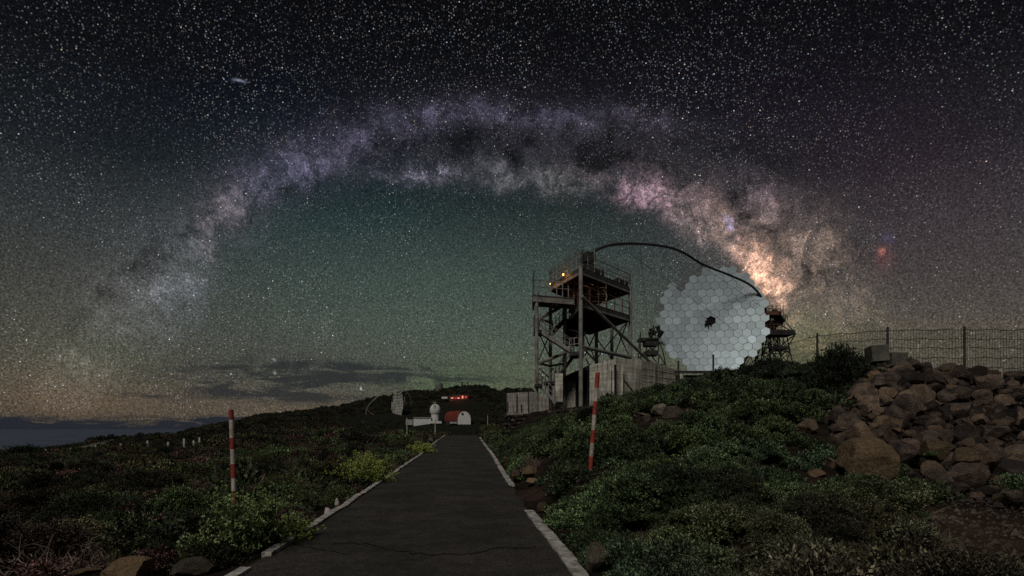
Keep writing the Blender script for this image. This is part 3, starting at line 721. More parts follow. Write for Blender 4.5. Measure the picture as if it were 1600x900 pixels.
for lab, px, Y, w, h, me in [
    ('dry pale grass tuft at the lower right beside bare red soil', 1450, 7.9, 1.3, .4, GT[0]),
    ('thin upright dry stems rising beside the brown boulder', 183, 7.9, .8, .65, GT[1]),
    ('small straw tuft beside the left kerb beyond the yellow broom', 615, 22, .9, .6, GT[0])]:
    plant('grass_tuft', lab, 'grass', px, Y, w, h, [('blades', me)])
for lab, px, Y, w, h, me in [
    ('dry leafless bush at the left edge behind the bottom corner bush', 15, 8.4, 1.5, .75, TW[1]),
    ('dry branching bush between the corner bush and the brown boulder', 130, 8.0, 1.3, .6, TW[0])]:
    plant('dry_bush', lab, 'bush', px, Y, w, h, [('twigs', me)])
for lab, px, Y, w, h, me in [
    ('sprawling dark shrub on the bank left of the rock pile', 1235, 17.0, 2.6, .9, LA[0]),
    ('dense dark shrub below the round bush beside the rubble', 1290, 16.2, 2.2, .9, LA[2]),
    ('wide green shrub at the top of the bank under the mirror', 1165, 23.5, 3.4, .8, LA[1]),
    ('olive shrub on the crest below the low dark wall', 1090, 26.5, 2.8, .8, LA[3]),
    ('tall dark shrub right behind the left striped pole', 395, 14.5, 2.6, 1.35, LA[0]),
    ('dark green shrub between the left striped pole and the broom', 470, 15.5, 2.2, 1.0, LA[1])]:
    plant('green_shrub', lab, 'shrub', px, Y, w, h, [('foliage', me), ('stems', SM[0])])
def broom(px, Y, w, h, n, label, fm, flower, hs=.012, name='broom_bush', upright=.9, nleaf=7):
    x = (px-CX)/F*Y; z = base_z(x, Y); t = empty(name, (x, Y, z-.03)); tag(t, label, 'plant')
    st = rng.normal(size=(n, 3))*[w*.10, w*.10, 0]; d = rng.normal(size=(n, 3))*[w*.36, w*.36, .08]+[0, 0, h*upright]
    L = rng.uniform(.45, 1.0, n)*h*1.15
    v, tips, dd = strands(st, d, L, hs*.55, 5, .35, .1); vs = [v]; heads = [tips[-1]]
    for tp in tips[1:4]:
        v2, t2, d2 = strands(tp, unit(rng.normal(size=(n, 3))*.5+unit(d)), rng.uniform(.10, .3, n)*h, hs*.4, 2, .3); vs.append(v2); heads.append(t2[-1])
    mesh = mesh_quads('stems', np.concatenate(vs), F_stem); o = bpy.data.objects.new('stems', mesh); C.objects.link(o); o.parent = t
    lp = []; ld = []
    for tp in tips[:-1]+heads[1:]:
        for _ in range(nleaf): lp.append(tp+rng.normal(size=tp.shape)*.03*h); ld.append(unit(rng.normal(size=tp.shape)*.8+unit(d)))
    v = leaves(np.concatenate(lp), np.concatenate(ld), .07*max(h, .5), .0125)
    o = bpy.data.objects.new('foliage', mesh_quads('foliage', v, fm)); C.objects.link(o); o.parent = t
    hp = np.concatenate(heads); hp = np.repeat(hp, 5, 0)+rng.normal(size=(len(hp)*5, 3))*hs*.8
    v = leaves(hp, unit(rng.normal(size=hp.shape)+[0, -.3, .6]), hs*1.7, hs*.75)
    o = bpy.data.objects.new('flowers', mesh_quads('flowers', v, flower)); C.objects.link(o); o.parent = t
broom(385, 8.0, 1.25, .95, 75, 'tall flowering plant with pale buds in front of the left striped pole', F_fresh, F_flower, .020, 'flowering_plant', 1.1, 6)
broom(330, 7.5, .9, .55, 50, 'lower flowering plant with pale buds leaning left beside the tall one', F_fresh, F_flower, .018, 'flowering_plant', .8, 5)
broom(458, 8.9, .6, .40, 45, 'small yellowish plant between the flowering plant and the left kerb', F_yel, F_flower, .010, 'flowering_plant', .8, 8)
broom(570, 17.6, 1.6, .92, 170, 'bright yellow green broom bush beside the left kerb', F_yel, F_flowy, .02, nleaf=9)
broom(658, 33.5, 1.7, .70, 120, 'farther yellow green broom bush where the left kerb curves', F_yel, F_flowy, .03, nleaf=7)

# the uncountable scrub, as clumps scattered over the slopes
def scatter(name, pts, scl, tints, sources):
    me = bpy.data.meshes.new(name); n = len(pts); me.vertices.add(n); me.vertices.foreach_set('co', np.asarray(pts, np.float32).ravel())
    a = me.attributes.new('scl', 'FLOAT_VECTOR', 'POINT'); a.data.foreach_set('vector', np.asarray(scl, np.float32).ravel())
    a = me.attributes.new('rot', 'FLOAT_VECTOR', 'POINT')
    r = np.stack([rng.normal(size=n)*.18, rng.normal(size=n)*.18, rng.uniform(0, 6.28, n)], 1); a.data.foreach_set('vector', r.astype(np.float32).ravel())
    a = me.attributes.new('tint', 'FLOAT_VECTOR', 'POINT'); a.data.foreach_set('vector', np.asarray(tints, np.float32).ravel())
    me.update(); me.materials.append(F_tint)
    o = link(name, me); tag(o, kind='stuff')
    g = bpy.data.node_groups.new(name+'_nodes', 'GeometryNodeTree')
    g.interface.new_socket('Geometry', in_out='INPUT', socket_type='NodeSocketGeometry'); g.interface.new_socket('Geometry', in_out='OUTPUT', socket_type='NodeSocketGeometry')
    N = g.nodes; L = g.links; gi = N.new('NodeGroupInput'); go = N.new('NodeGroupOutput'); j = N.new('GeometryNodeJoinGeometry')
    for s in sources:
        oi = N.new('GeometryNodeObjectInfo'); oi.inputs['Object'].default_value = s; oi.transform_space = 'ORIGINAL'; oi.inputs['As Instance'].default_value = False
        sm = N.new('GeometryNodeSetMaterial'); sm.inputs['Material'].default_value = F_tint; L.new(oi.outputs['Geometry'], sm.inputs['Geometry'])
        ti = N.new('GeometryNodeGeometryToInstance'); L.new(sm.outputs[0], ti.inputs[0]); L.new(ti.outputs[0], j.inputs[0])
    ip = N.new('GeometryNodeInstanceOnPoints'); ip.inputs['Pick Instance'].default_value = True
    L.new(gi.outputs[0], ip.inputs['Points']); L.new(j.outputs[0], ip.inputs['Instance'])
    ri = N.new('FunctionNodeRandomValue'); ri.data_type = 'INT'
    mn_, mx_ = [s for s in ri.inputs if s.type == 'INT' and s.name in ('Min', 'Max')]; mn_.default_value = 0; mx_.default_value = len(sources)-1
    L.new([s for s in ri.outputs if s.type == 'INT'][0], ip.inputs['Instance Index'])
    for nm, sock in (('scl', 'Scale'), ('rot', 'Rotation')):
        na = N.new('GeometryNodeInputNamedAttribute'); na.data_type = 'FLOAT_VECTOR'; na.inputs['Name'].default_value = nm
        L.new([s for s in na.outputs if s.name == 'Attribute'][0], ip.inputs[sock])
    L.new(ip.outputs[0], go.inputs[0])
    md = o.modifiers.new('scatter', 'NODES'); md.node_group = g
    return o
def dist_track(x, y, pts):
    d = np.full(x.shape, 1e9)
    for a, b_ in zip(pts, pts[1:]):
        ax, ay = a; bx, by = b_; L2 = (bx-ax)**2+(by-ay)**2
        t = np.clip(((x-ax)*(bx-ax)+(y-ay)*(by-ay))/L2, 0, 1); d = np.minimum(d, np.hypot(x-ax-t*(bx-ax), y-ay-t*(by-ay)))
    return d
def sample(n, Y0, Y1, xr, size):
    """points over the slopes between two distances, thinned on road, tracks, rubble and yards"""
    y = np.sqrt(rng.uniform(Y0**2, Y1**2, n)); px = rng.uniform(*xr, n); x = (px-CX)/F*y
    s = rng.uniform(*size, n)*(.75+.5*vnoise(x*.5, y*.5, 2))
    ok = (np.abs(x-rc(y)) > RH+.14+s*.62) | (y > 86)
    ok &= dist_track(x, y, TR1) > 2.8; ok &= dist_track(x, y, TR2) > 1.3+s*.3
    ok &= ~((px > 915) & (y > 41.5) & (y < 110) & (px < 1060)); ok &= ~((px > 790) & (px < 925) & (y > 42) & (y < 90))
    ok &= ~((px > 930) & (px < 1260) & (y > 60) & (y < 110))
    inp = in_pile(px, y, 10) & (y > 11.3) & (y < 21)
    ok &= ~(inp & (rng.uniform(size=n) > .05))
    bare = (px > 1440) & (y > 6) & (y < 11.6) & (fbm(x*.7, y*.7, 3, 21) < .62)
    ok &= ~bare
    gap = (np.abs(x-rc(y)-RH-.3) < .45) & (y > 11.5) & (y < 17); ok &= ~gap
    for bx, by, br in [(P(1357, 728, 11.3).x, 10.9, 1.05), (P(1240, 757, 11.2).x, 11.2, .45), (P(200, 893, 6.4).x, 6.1, .75), (P(305, 888, 6.5).x, 6.2, .65), (1.67, 12.0, .35), (7.5, 14.0, .5), (8.5, 14.8, .45), (7.7, 13.1, .5), (6.3, 12.8, .35), (6.1, 11.2, .45), (5.55, 11.1, .4),
                       (P(1040, 660, 19).x, 18.8, 1.1), (P(1030, 680, 17).x, 16.9, .75), (P(930, 872, 6.7).x, 6.6, .28), (P(1345, 720, 10.6).x, 10.6, .5), (P(70, 890, 7.2).x, 7.0, .7), (P(180, 890, 7.2).x, 7.3, .35), (P(520, 795, 12).x, 11.9, .55), (P(540, 785, 13).x, 13.0, .45), (P(1040, 660, 19).x, 17.6, .9), (P(827, 740, 16.5).x, 16.3, .7)]:
        ok &= (np.hypot(x-bx, (y-by)*.8) > br+s*.35)
    for (a, b_, c, d) in ((626, 742, 110, 245), (600, 650, 270, 336), (533, 560, 270, 306), (565, 605, 270, 330), (684, 742, 290, 374), (718, 732, 420, 486)): ok &= ~((px > a) & (px < b_) & (y > c) & (y < d))
    ok &= ~((px > 560) & (px < 760) & (y > 72) & (y < 185) & (rng.uniform(size=n) < .5))
    return x[ok], y[ok], px[ok], s[ok]
def tints(x, y, px, s):
    n = len(x); right = np.clip((x-rc(y))/1.0, 0, 1)*np.clip((60-y)/20, 0, 1)
    a = fbm(x*.28, y*.28, 3, 31); b_ = fbm(x*.9+7, y*.9, 3, 35); k = rng.uniform(.6, 1.35, n)
    g = np.array([.058, .082, .034]); ol = np.array([.052, .046, .024]); br = np.array([.056, .040, .030]); dkk = np.array([.015, .017, .012]); rd = np.array([.075, .040, .034]); bl = np.array([.040, .060, .032])
    def mix(p, q, t): return p*(1-t)[:, None]+q*t[:, None]
    R = mix(np.tile(g, (n, 1)), np.tile(bl, (n, 1)), np.clip((a-.45)*6, 0, 1)); R = mix(R, np.tile(dkk, (n, 1)), np.clip((b_-.52)*6, 0, .8))
    Lf = mix(np.tile(ol, (n, 1)), np.tile(g, (n, 1)), np.clip((a-.40)*7, 0, 1)); Lf = mix(Lf, np.tile(dkk, (n, 1)), np.clip((b_-.44)*8, 0, .9)); Lf = mix(Lf, np.tile(br, (n, 1)), np.clip((fbm(x*.5, y*.5, 3, 77)-.50)*8, 0, .9))
    Lf = mix(Lf, np.tile(rd, (n, 1)), (rng.uniform(size=n) < .07).astype(float))
    # soil-brown low plants in the lower right, dark crest under the mirror
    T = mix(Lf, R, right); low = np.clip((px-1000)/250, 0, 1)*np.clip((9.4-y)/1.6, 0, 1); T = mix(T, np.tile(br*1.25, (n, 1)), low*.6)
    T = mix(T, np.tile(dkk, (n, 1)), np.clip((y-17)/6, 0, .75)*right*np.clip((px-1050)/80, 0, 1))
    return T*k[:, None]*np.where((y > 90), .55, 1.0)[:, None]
def hash2(i, j, k):
    n = (i*374761393+j*668265263+k*974634777) & 0x7fffffff; n = ((n ^ (n >> 13))*1274126177) & 0x7fffffff
    return ((n ^ (n >> 16)) & 0xffff)/65535.0
def mounds(x, y, cell):
    """each shrub is a dome on a jittered grid: height over the soil and the shrub's own random value"""
    gi = np.floor(x/cell).astype(np.int64); gj = np.floor(y/cell).astype(np.int64); best = np.full(x.shape, -9.); val = np.zeros(x.shape); ox = np.zeros(x.shape); oy = np.zeros(x.shape)
    for a in (-1, 0, 1):
        for b_ in (-1, 0, 1):
            i, j = gi+a, gj+b_; cx = (i+hash2(i, j, 1))*cell; cy = (j+hash2(i, j, 2))*cell; R = cell*(.42+.36*hash2(i, j, 3)); hh = .30+.75*hash2(i, j, 4)
            q = ((x-cx)**2+(y-cy)**2)/R**2; z = hh*(1-q); m = z > best
            best = np.where(m, z, best); val = np.where(m, hash2(i, j, 5), val); ox = np.where(m, (x-cx)/R, ox); oy = np.where(m, (y-cy)/R, oy)
    return np.maximum(best, -.05), val
def do(name, specs, sources, hk=(.7, 1.1), prob=None):
    X, Yv, Pv, Sv = [], [], [], []
    for sp in specs:
        x, y, px, s = sample(*sp); X.append(x); Yv.append(y); Pv.append(px); Sv.append(s)
    x, y, px, s = map(np.concatenate, (X, Yv, Pv, Sv))
    s = np.where((y > 62) & (y < 330) & (px > 540) & (px < 780), s*.5, s); z = H(x, y)-s*.12; s = np.where((y > 55) & (y < 90) & (px < 340), s*.45, s); z = np.where((y > 50) & (y < 130) & (px < 340), z-.25, z); h = rng.uniform(*hk, len(x))
    cell = 1.1; m1, v1 = mounds(x, y, cell); m2, v2 = mounds(x, y, 3.4); far = np.clip((y-25)/30, 0, 1); verge = np.clip((np.abs(x-rc(y))-RH-.1)/1.3, 0, 1)
    amp = (.72*(1-far)+1.3*far)*np.where(x > rc(y), .85, 1.0)*verge; amp = np.where((x > 0) & (y > 30), .4, amp); amp = np.where(y > 140, .5, amp); wl = (px > 788) & (px < 935) & (y > 24) & (y < 43.5); amp = np.where(wl, .08, amp); s = np.where(wl, s*.6, s); amp = np.where((y > 28) & (y < 63) & (px > 560) & (px < 760), .22, amp); amp = np.where((y > 46) & (y < 140) & (px < 340), .12, amp); amp = np.where((y > 62) & (y < 330) & (px > 540) & (px < 780), .08, amp)
    for bx, by, br in ((1.67, 11.2, 1.5), (-5.5, 10.6, 1.3), (-3.3, 11.5, .9), (7.0, 10.6, 1.2), (6.0, 10.8, 1.3), (7.6, 13.0, 1.4), (-4.0, 7, 1.0)): amp = amp*np.clip(np.hypot(x-bx, y-by)/br-.35, .0, 1)
    z = z+(m1*(1-far)+m2*far)*amp; vv = v1*(1-far)+v2*far; keep_ = ((m1*(1-far)+m2*far) > -.04+.0*h) | (rng.uniform(size=len(x)) < .35)
    # low growth in front of the posts, the track and the far buildings
    x, y, px, s, z, h, vv = [q[keep_] for q in (x, y, px, s, z, h, vv)]
    # keep the sight line along the stone wall and the road end clear
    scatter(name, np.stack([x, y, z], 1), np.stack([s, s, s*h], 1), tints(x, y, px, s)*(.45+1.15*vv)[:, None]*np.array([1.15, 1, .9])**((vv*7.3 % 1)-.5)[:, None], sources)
do('shrub_cover', [(3300, 4.5, 14, (790, 1750), (.13, .34)), (3400, 14, 42, (740, 1400), (.22, .50)), (1700, 5.5, 16, (-150, 560), (.15, .38)),
                   (3000, 16, 45, (-150, 690), (.26, .60)), (6000, 45, 150, (-120, 780), (.5, 1.3)), (2500, 40, 110, (740, 1300), (.5, .9)), (15000, 150, 640, (-60, 960), (.9, 2.3))],
   [S_g0, S_g1, S_g2, S_g3])
do('heath_cover', [(1500, 5.5, 16, (-150, 560), (.22, .45)), (1500, 16, 45, (-150, 690), (.3, .6)), (1500, 45, 150, (-120, 700), (.6, 1.2)), (700, 4.5, 12, (900, 1700), (.18, .32)), (500, 12, 40, (800, 1350), (.25, .5))],
   [S_t0, S_t1, S_round1], (.6, 1.0))
def do_grass():
    x, y, px, s = map(np.concatenate, zip(sample(700, 4.5, 12, (1000, 1700), (.16, .32)), sample(500, 5.5, 20, (-150, 560), (.2, .4)), sample(250, 8, 45, (380, 700), (.2, .4))))
    t = np.tile([.085, .07, .045], (len(x), 1))*rng.uniform(.5, 1.3, (len(x), 1))
    scatter('dry_grass', np.stack([x, y, H(x, y)-.02], 1), np.stack([s, s, s], 1), t, [S_b0, S_b1])
do_grass()

# ------------------------------------------------------------------ striped snow poles
def striped(px0, py0, px1, py1, Y, ysb, label, r=.047, name='striped_pole'):
    b0 = P(px0, py0, Y); t = empty(name, b0); tag(t, label, 'pole', 'striped snow poles by the road' if name == 'striped_pole' else 'thin pale poles near the road end')
    pale = name != 'striped_pole'
    ax = P(px1, py1, Y)-b0
    ed = [(py0-p)/(py0-py1) for p in ysb]
    for i, (a, c) in enumerate(zip(ed, ed[1:])):
        red = i % 2 == 1
        MB().tube(b0+ax*a, b0+ax*c, r*(1.0 if red else .985), 14).build('red_band' if red and not pale else 'white_band', M_['pr' if red and not pale else 'pw'], t)
    MB().tube(b0-Vector((0, 0, .5)), b0+ax*ed[0], r*.9, 10).build('foot', M_['pw'], t)
    return t
striped(367, 803, 361, 640, 11.5, [803, 786, 767, 747, 725, 702, 684, 656, 640][0:9] if False else [803, 787, 767, 747, 725, 702, 684, 656, 640], 'red and white striped pole on the left, behind the flowering plant')
striped(922, 737, 934, 582, 12.3, [737, 733, 713, 692, 672, 648, 627, 606, 582], 'red and white striped pole on the shrubby right bank')
for px, py1, py0, Y, lab in [(636, 653, 693, 47, 'thin weathered pole left of the road before the white building'), (680, 655, 684, 60, 'short thin pole left of the far road end'),
                             (801, 643, 676, 56, 'white pole on the verge right of the far road end'), (762, 649, 661, 95, 'small distant white pole right of the road end')]:
    striped(px, py0, px, py1, Y, list(np.linspace(py0, py1, 5)), lab, .055 if Y > 50 else .04, 'snow_pole')
# whitish posts along the dirt track
for i, (px, y0, y1) in enumerate([(-1, 0, 0)][:0]+[(4, 727, 712), (36, 721, 711), (72, 717, 710), (111, 716, 707), (150, 713, 704), (189, 714, 702), (231, 713, 697), (263, 712, 699), (288, 708, 694), (295, 724, 712), (303, 706, 696), (312, 703, 692)]):
    Y = 70; x = (px-CX)/F*Y; z = base_z(x, Y); h = (y0-y1)/F*Y*1.15
    o = MB().box((0, 0, (h+.4)/2-.4+.4), (.20, .2, h+.8)).build('marker_post', M_['pw']); o.location = (x, Y, pyz(Y, y0)-.1+random.uniform(-.05, .05))
    tag(o, ORD[i]+' short whitish marker post from the left along the dirt track', 'post', 'marker posts along the dirt track')

# ------------------------------------------------------------------ wire fence behind the pile
fence = empty('wire_fence', P(1387, 575, 23)); tag(fence, 'tall wire mesh fence with dark posts behind the rock pile', 'fence')
fp = [(1228, 590, 534, 36), (1277, 588, 521, 28), (1387, 590, 512, 23.4), (1507, 592, 511, 22.4), (1630, 592, 512, 22.0), (1760, 592, 512, 22.)]
for (px, y0, y1, Y) in fp[1:]:
    MB().tube(P(px, y0, Y), P(px, y1-1, Y), .045, 8).build('post', M_['dark'], fence)
for (a, b_) in zip(fp, fp[1:]):
    A0, A1, B0, B1 = P(a[0], a[1], a[3]), P(a[0], a[2]+3, a[3]), P(b_[0], b_[1], b_[3]), P(b_[0], b_[2]+3, b_[3])
    mb = MB(); n = int((B0-A0).length/(.095 if a[0] > 1240 else .26))
    for k in range(1, n):
        t = k/n; mb.tube(A0.lerp(B0, t), A1.lerp(B1, t)+Vector((0, 0, random.uniform(-.02, .03))), .0085, 3)
    for t in (.985, .80, .62, .42, .22):
        for k in range(8):
            mb.tube(A0.lerp(A1, t).lerp(B0.lerp(B1, t), k/8)+Vector((0, 0, .03*math.sin(k*1.9+t*9))), A0.lerp(A1, t).lerp(B0.lerp(B1, t), (k+1)/8)+Vector((0, 0, .03*math.sin((k+1)*1.9+t*9))), .014, 3)
    tag(mb.build('wire_mesh', M_['dark'], fence), kind='stuff')

# ------------------------------------------------------------------ steel access tower
tower = empty('access_tower', P(907, 628, 45)); tag(tower, 'rusty steel access tower with two decks, zigzag stairs and orange lamps', 'tower')
steel, dark, grate, black = M_['steel'], M_['dark'], M_['grate'], M_['black']
def V2(px, Y): return ((px-CX)/F*Y, Y)
N_, R_, L_, B_ = V2(907.5, 45), V2(985, 51.4), V2(859, 50.6), (7.7, 57.0)
ZR = pyz(45, 417); ZM = pyz(45, 468)
rust = mat('rusty_red_steel', (.10, .045, .032), .8, .1, .4, 2.5, .3, col2=(.17, .075, .05))
# columns
for (px, Y, yt, yb, r) in [(907.5, 45, 412, 634, .165), (882, 50, 470, 636, .14), (860, 48.6, 466, 642, .15), (838.5, 46.6, 456, 642, .15), (932, 56, 500, 600, .17), (956, 58, 490, 600, .17), (985, 51.4, 448, 600, .165)]:
    a = P(px, yb, Y); z0 = min(a.z, base_z(a.x, a.y))-.3
    MB().tube((a.x, a.y, z0), (a.x, a.y, pyz(Y, yt)), r, 10).build('column', steel, tower)
# roof deck: corrugated slab with edge beams
MB().prism([N_, R_, B_, L_], ZR-.16, ZR).build('roof_deck', grate, tower)
def beam(a, b_, z, w=.14, h=.34, m=None, name='edge_beam'):
    a = Vector((a[0], a[1], z)); b2 = Vector((b_[0], b_[1], z)); d = (b2-a); ang = math.atan2(d.y, d.x)
    mb = MB(); c = (a+b2)/2; L = d.length
    mb.box(c, (L, w*.3, h), ang); mb.box(c+Vector((0, 0, h/2)), (L, w, .03), ang); mb.box(c-Vector((0, 0, h/2)), (L, w, .03), ang)
    return mb.build(name, m or steel, tower)
for a, b_ in ((N_, R_), (R_, B_), (B_, L_), (L_, N_)): beam(a, b_, ZR-.40)
for k in range(1, 9):     # joists under the roof
    t = k/9; a = Vector(N_).lerp(Vector(L_), t); b2 = Vector(R_).lerp(Vector(B_), t); beam(a, b2, ZR-.34, .1, .2, rust, 'joist')
NM, RM_, BM, LM = V2(907.5, 45.1), V2(984, 51.2), (7.9, 58.6), (5.05, 55.5)
MB().prism([NM, RM_, BM, LM], ZM-.14, ZM).build('middle_deck', grate, tower)
for a, b_ in ((NM, RM_), (RM_, BM), (BM, LM), (LM, NM)): beam(a, b_, ZM-.38)
for k in range(1, 9):
    t = k/9; a = Vector(NM).lerp(Vector(LM), t); b2 = Vector(RM_).lerp(Vector(BM), t); beam(a, b2, ZM-.30, .1, .18, rust, 'joist')
# side gallery with the landing above the stairs
GZ = pyz(46.6, 461)
g0, g1, g2, g3 = V2(833, 46.4), V2(897, 47.6), (5.2, 51.0), (1.85, 50.0)
MB().prism([g0, g1, g2, g3], GZ-.22, GZ).build('gallery_deck', grate, tower)
for a, b_ in ((g0, g1), (g3, g0), (g1, g2)): beam(a, b_, GZ-.30, .16, .5)
# black box added beneath the middle deck to fill in its dark underside
MB().prism([V2(885, 50.5), V2(906, 49.0), (7.2, 57.2), (5.3, 56.6)], ZM-2.0, ZM-.5).build('underside_dark_box', black, tower)
MB().box((6.2, 50.5, ZM+1.1), (1.7, 1.6, 2.1), .5).build('control_cabin', rust, tower)
# railings
def railing(a, b_, z, h=1.15, n=5, rails=(1, .55), z2=None, ext=0, m=None, parent=None, name='railing'):
    z2 = z if z2 is None else z2; A = Vector((a[0], a[1], z)); B = Vector((b_[0], b_[1], z2)); mb = MB()
    for k in range(n+1):
        p = A.lerp(B, k/n); mb.tube(p, p+Vector((0, 0, h+(ext if k % 2 == 0 else 0))), .045, 6)
    for r in rails: mb.tube(A+Vector((0, 0, h*r)), B+Vector((0, 0, h*r)), .036, 6)
    return mb.build(name, m or steel, parent or tower)
railing(N_, R_, ZR, 1.1, 8, (1, .6, .3), ext=.7); railing(L_, N_, ZR, 1.1, 8, (1, .6, .3), ext=.55); railing(B_, L_, ZR, 1.1, 6); railing(R_, B_, ZR, 1.1, 6)
# slanting bird wires along the roof edge
mb = MB()
for a, b_ in ((N_, R_), (L_, N_)):
    A = Vector((a[0], a[1], ZR+.2)); B = Vector((b_[0], b_[1], ZR+.2))
    for k in range(30):
        p = A.lerp(B, k/30); d = (B-A)/30; mb.tube(p, p+d*1.1+Vector((0, 0, 1.25)), .012, 3)
tag(mb.build('wire_infill', dark, tower), kind='stuff')
railing(NM, RM_, ZM, 1.15, 6, (1, .5), m=rust); railing(g0, g1, GZ, 1.2, 7); railing(g3, g0, GZ, 1.2, 3, ext=.7); railing(LM, NM, ZM, 1.1, 6, m=rust)
# safety hoop cage
mb = MB(); cc = Vector((V2(932, 48)[0], 48.0, ZM))
for zz in (.4, 1.0, 1.55):
    ring = [cc+Vector((math.cos(t)*.8, math.sin(t)*.5, zz)) for t in np.linspace(0, 2*math.pi, 14)]; mb.path(ring, .03, 5)
arcp = [cc+Vector((math.cos(t)*.85, 0, .9+math.sin(t)*.75)) for t in np.linspace(-.6, math.pi+.6, 14)]; mb.path(arcp, .05, 6)
for t in (0, 1.2, 2.4, 3.6, 4.8): mb.tube(cc+Vector((math.cos(t)*.8, math.sin(t)*.5, 0)), cc+Vector((math.cos(t)*.8, math.sin(t)*.5, 1.9)), .035, 5)
mb.build('hoop_cage', mat('bare_bright_steel', (.35, .26, .21), .5, .2, .2), tower)
# boxes and masts on the roof
for (px, Y, w, d_, h, rz_) in [(929, 49.5, 1.3, 1.0, 1.0, .7), (919, 48.6, .9, .8, 1.15, .2), (966, 52.2, 1.5, 1.1, .75, .7)]:
    x, y = V2(px, Y); MB().box((x, y, ZR+h/2), (w, d_, h), rz_).build('roof_cabinet', dark, tower)
a = P(907.5, 412, 45); MB().tube(a, (a.x, a.y, pyz(45, 376)), .05, 6, .02).tube(a+Vector((.14, 0, 0)), (a.x+.14, a.y, pyz(45, 390)), .05, 6).build('mast', dark, tower)
a = P(834, 452, 46.4); MB().tube(a, (a.x, a.y, pyz(46.4, 424)), .04, 6).build('mast', dark, tower)
# stairs
def stair(a, b_, w, side, m=steel, treads=14, name='stair_flight'):
    """a, b_: ends of the near stringer; side: horizontal unit vector across the flight"""
    a = Vector(a); b_ = Vector(b_); s = Vector((side[0], side[1], 0)).normalized()*w; mb = MB()
    d = (b_-a)
    for o in (Vector((0, 0, 0)), s):
        p, q = a+o, b_+o; u = Vector((0, 0, .16))
        t = s.normalized()*.03
        mb.add([p-u-t, p+u-t, q+u-t, q-u-t, p-u+t, p+u+t, q+u+t, q-u+t], [(0, 1, 2, 3), (7, 6, 5, 4), (0, 4, 5, 1), (1, 5, 6, 2), (2, 6, 7, 3), (3, 7, 4, 0)])
    mb.add([a-Vector((0, 0, .12)), b_-Vector((0, 0, .12)), b_+s-Vector((0, 0, .12)), a+s-Vector((0, 0, .12))], [(0, 1, 2, 3)])
    st = mb.build(name, m, tower)
    me = None
    dh = Vector((d.x, d.y, 0)).normalized(); ang = math.atan2(dh.y, dh.x)
    for k in range(treads):
        p = a+d*((k+.5)/treads)+s/2
        if me is None: me = MB().box((0, 0, 0), (.28, w-.08, .04), ang).mesh('tread', m)
        o = link('tread', me); o.parent = st; o.location = p
        o.matrix_parent_inverse = (parent_world(st)).inverted()
    mb = MB()
    for o in (Vector((0, 0, 0)), s):
        for k in range(6): p = a+o+d*(k/5); mb.tube(p, p+Vector((0, 0, 1.0)), .026, 5)
        for h in (.55, 1.0): mb.tube(a+o+Vector((0, 0, h)), b_+o+Vector((0, 0, h)), .026, 5)
    mb.build('handrail', m, st)
    return st
YS = 46.8
stair(P(842, 516, YS), P(893, 549, YS), 1.1, (0.1, 1), steel, 14)
MB().prism([V2(835, 46.5), V2(846, 46.7), (2.5, 48.6), (1.8, 48.4)], pyz(46.6, 520), pyz(46.6, 515)).build('landing', grate, tower)
railing(V2(835, 46.5), V2(846, 46.7), pyz(46.6, 515), 1.2, 2); railing((1.8, 48.4), V2(835, 46.5), pyz(46.6, 515), 1.2, 2)
MB().prism([V2(890, 46.5), V2(912, 45.6), (6.0, 48.2), (4.9, 48.6)], pyz(46, 555), pyz(46, 549)).build('landing', grate, tower)
railing(V2(890, 46.5), V2(912, 45.6), pyz(46, 549), 1.1, 3)
stair(P(896, 556, 48.0), P(868, 592, 48.0), 1.3, (0.1, 1), grate, 16)
stair(P(884, 496, 49.4), P(858, 524, 49.4), 1.3, (0.1, 1), rust, 14)
stair(P(841, 601, 46.2), P(868, 629, 46.2), 1.1, (0.1, 1), steel, 12)
MB().prism([V2(836, 46), V2(846, 46), (2.5, 48), (1.85, 48)], pyz(46, 604), pyz(46, 600)).build('landing', grate, tower)
railing(V2(836, 46), V2(846, 46), pyz(46, 600), 1.1, 2)
MB().prism([V2(851, 46.9), V2(872, 47.1), (3.7, 49.3), (2.7, 49.3)], pyz(47, 600), pyz(47, 595)).build('landing', grate, tower)
railing(V2(846, 46.9), V2(872, 47.1), pyz(47, 596), 1.1, 4)
# diagonal braces
def brace(p, q, r=.09, m=steel, n=8, name='brace'): return MB().tube(p, q, r, n).build(name, m, tower)
brace(P(909, 463, 44.8), P(1016, 566, 52), .13); brace(P(1012, 562, 52), P(1060, 596, 54), .14)
brace(P(907, 541, 45), P(985, 559, 51.4), .15); brace(P(842, 498, 46.6), P(884, 476, 50), .15); brace(P(842, 499, 46.6), P(858, 503, 48.6), .11)
brace(P(842, 568, 46.6), P(884, 551, 50), .14); brace(P(842, 568, 46.6), P(860, 572, 48.6), .1); brace(P(858, 572, 48.6), P(882, 568, 50), .1)
brace(P(842, 575, 46.6), P(860, 592, 48.6), .06); brace(P(912, 545, 45.2), P(932, 566, 50), .07)
for (a, b_) in [((913, 520, 45.2), (930, 563, 56)), ((932, 516, 56), (914, 556, 45.2)), ((957, 500, 58), (983, 556, 51.4)), ((983, 495, 51.4), (960, 556, 58)), ((932, 519, 56), (982, 493, 51.4)), ((956, 512, 58), (984, 494, 51.4)), ((915, 560, 45.3), (932, 590, 56)), ((842, 520, 46.6), (860, 560, 48.6)), ((860, 520, 48.6), (842, 562, 46.6)), ((862, 575, 48.6), (884, 600, 50)), ((884, 575, 50), (862, 600, 48.6)), ((957, 530, 58), (983, 500, 51.4)), ((933, 560, 56), (956, 530, 58)), ((933, 530, 56), (956, 562, 58)),
                ((885, 514, 50), (905, 519, 46)), ((884, 540, 50), (907, 520, 45))]:
    brace(P(*a), P(*b_), .055, dark, 6)
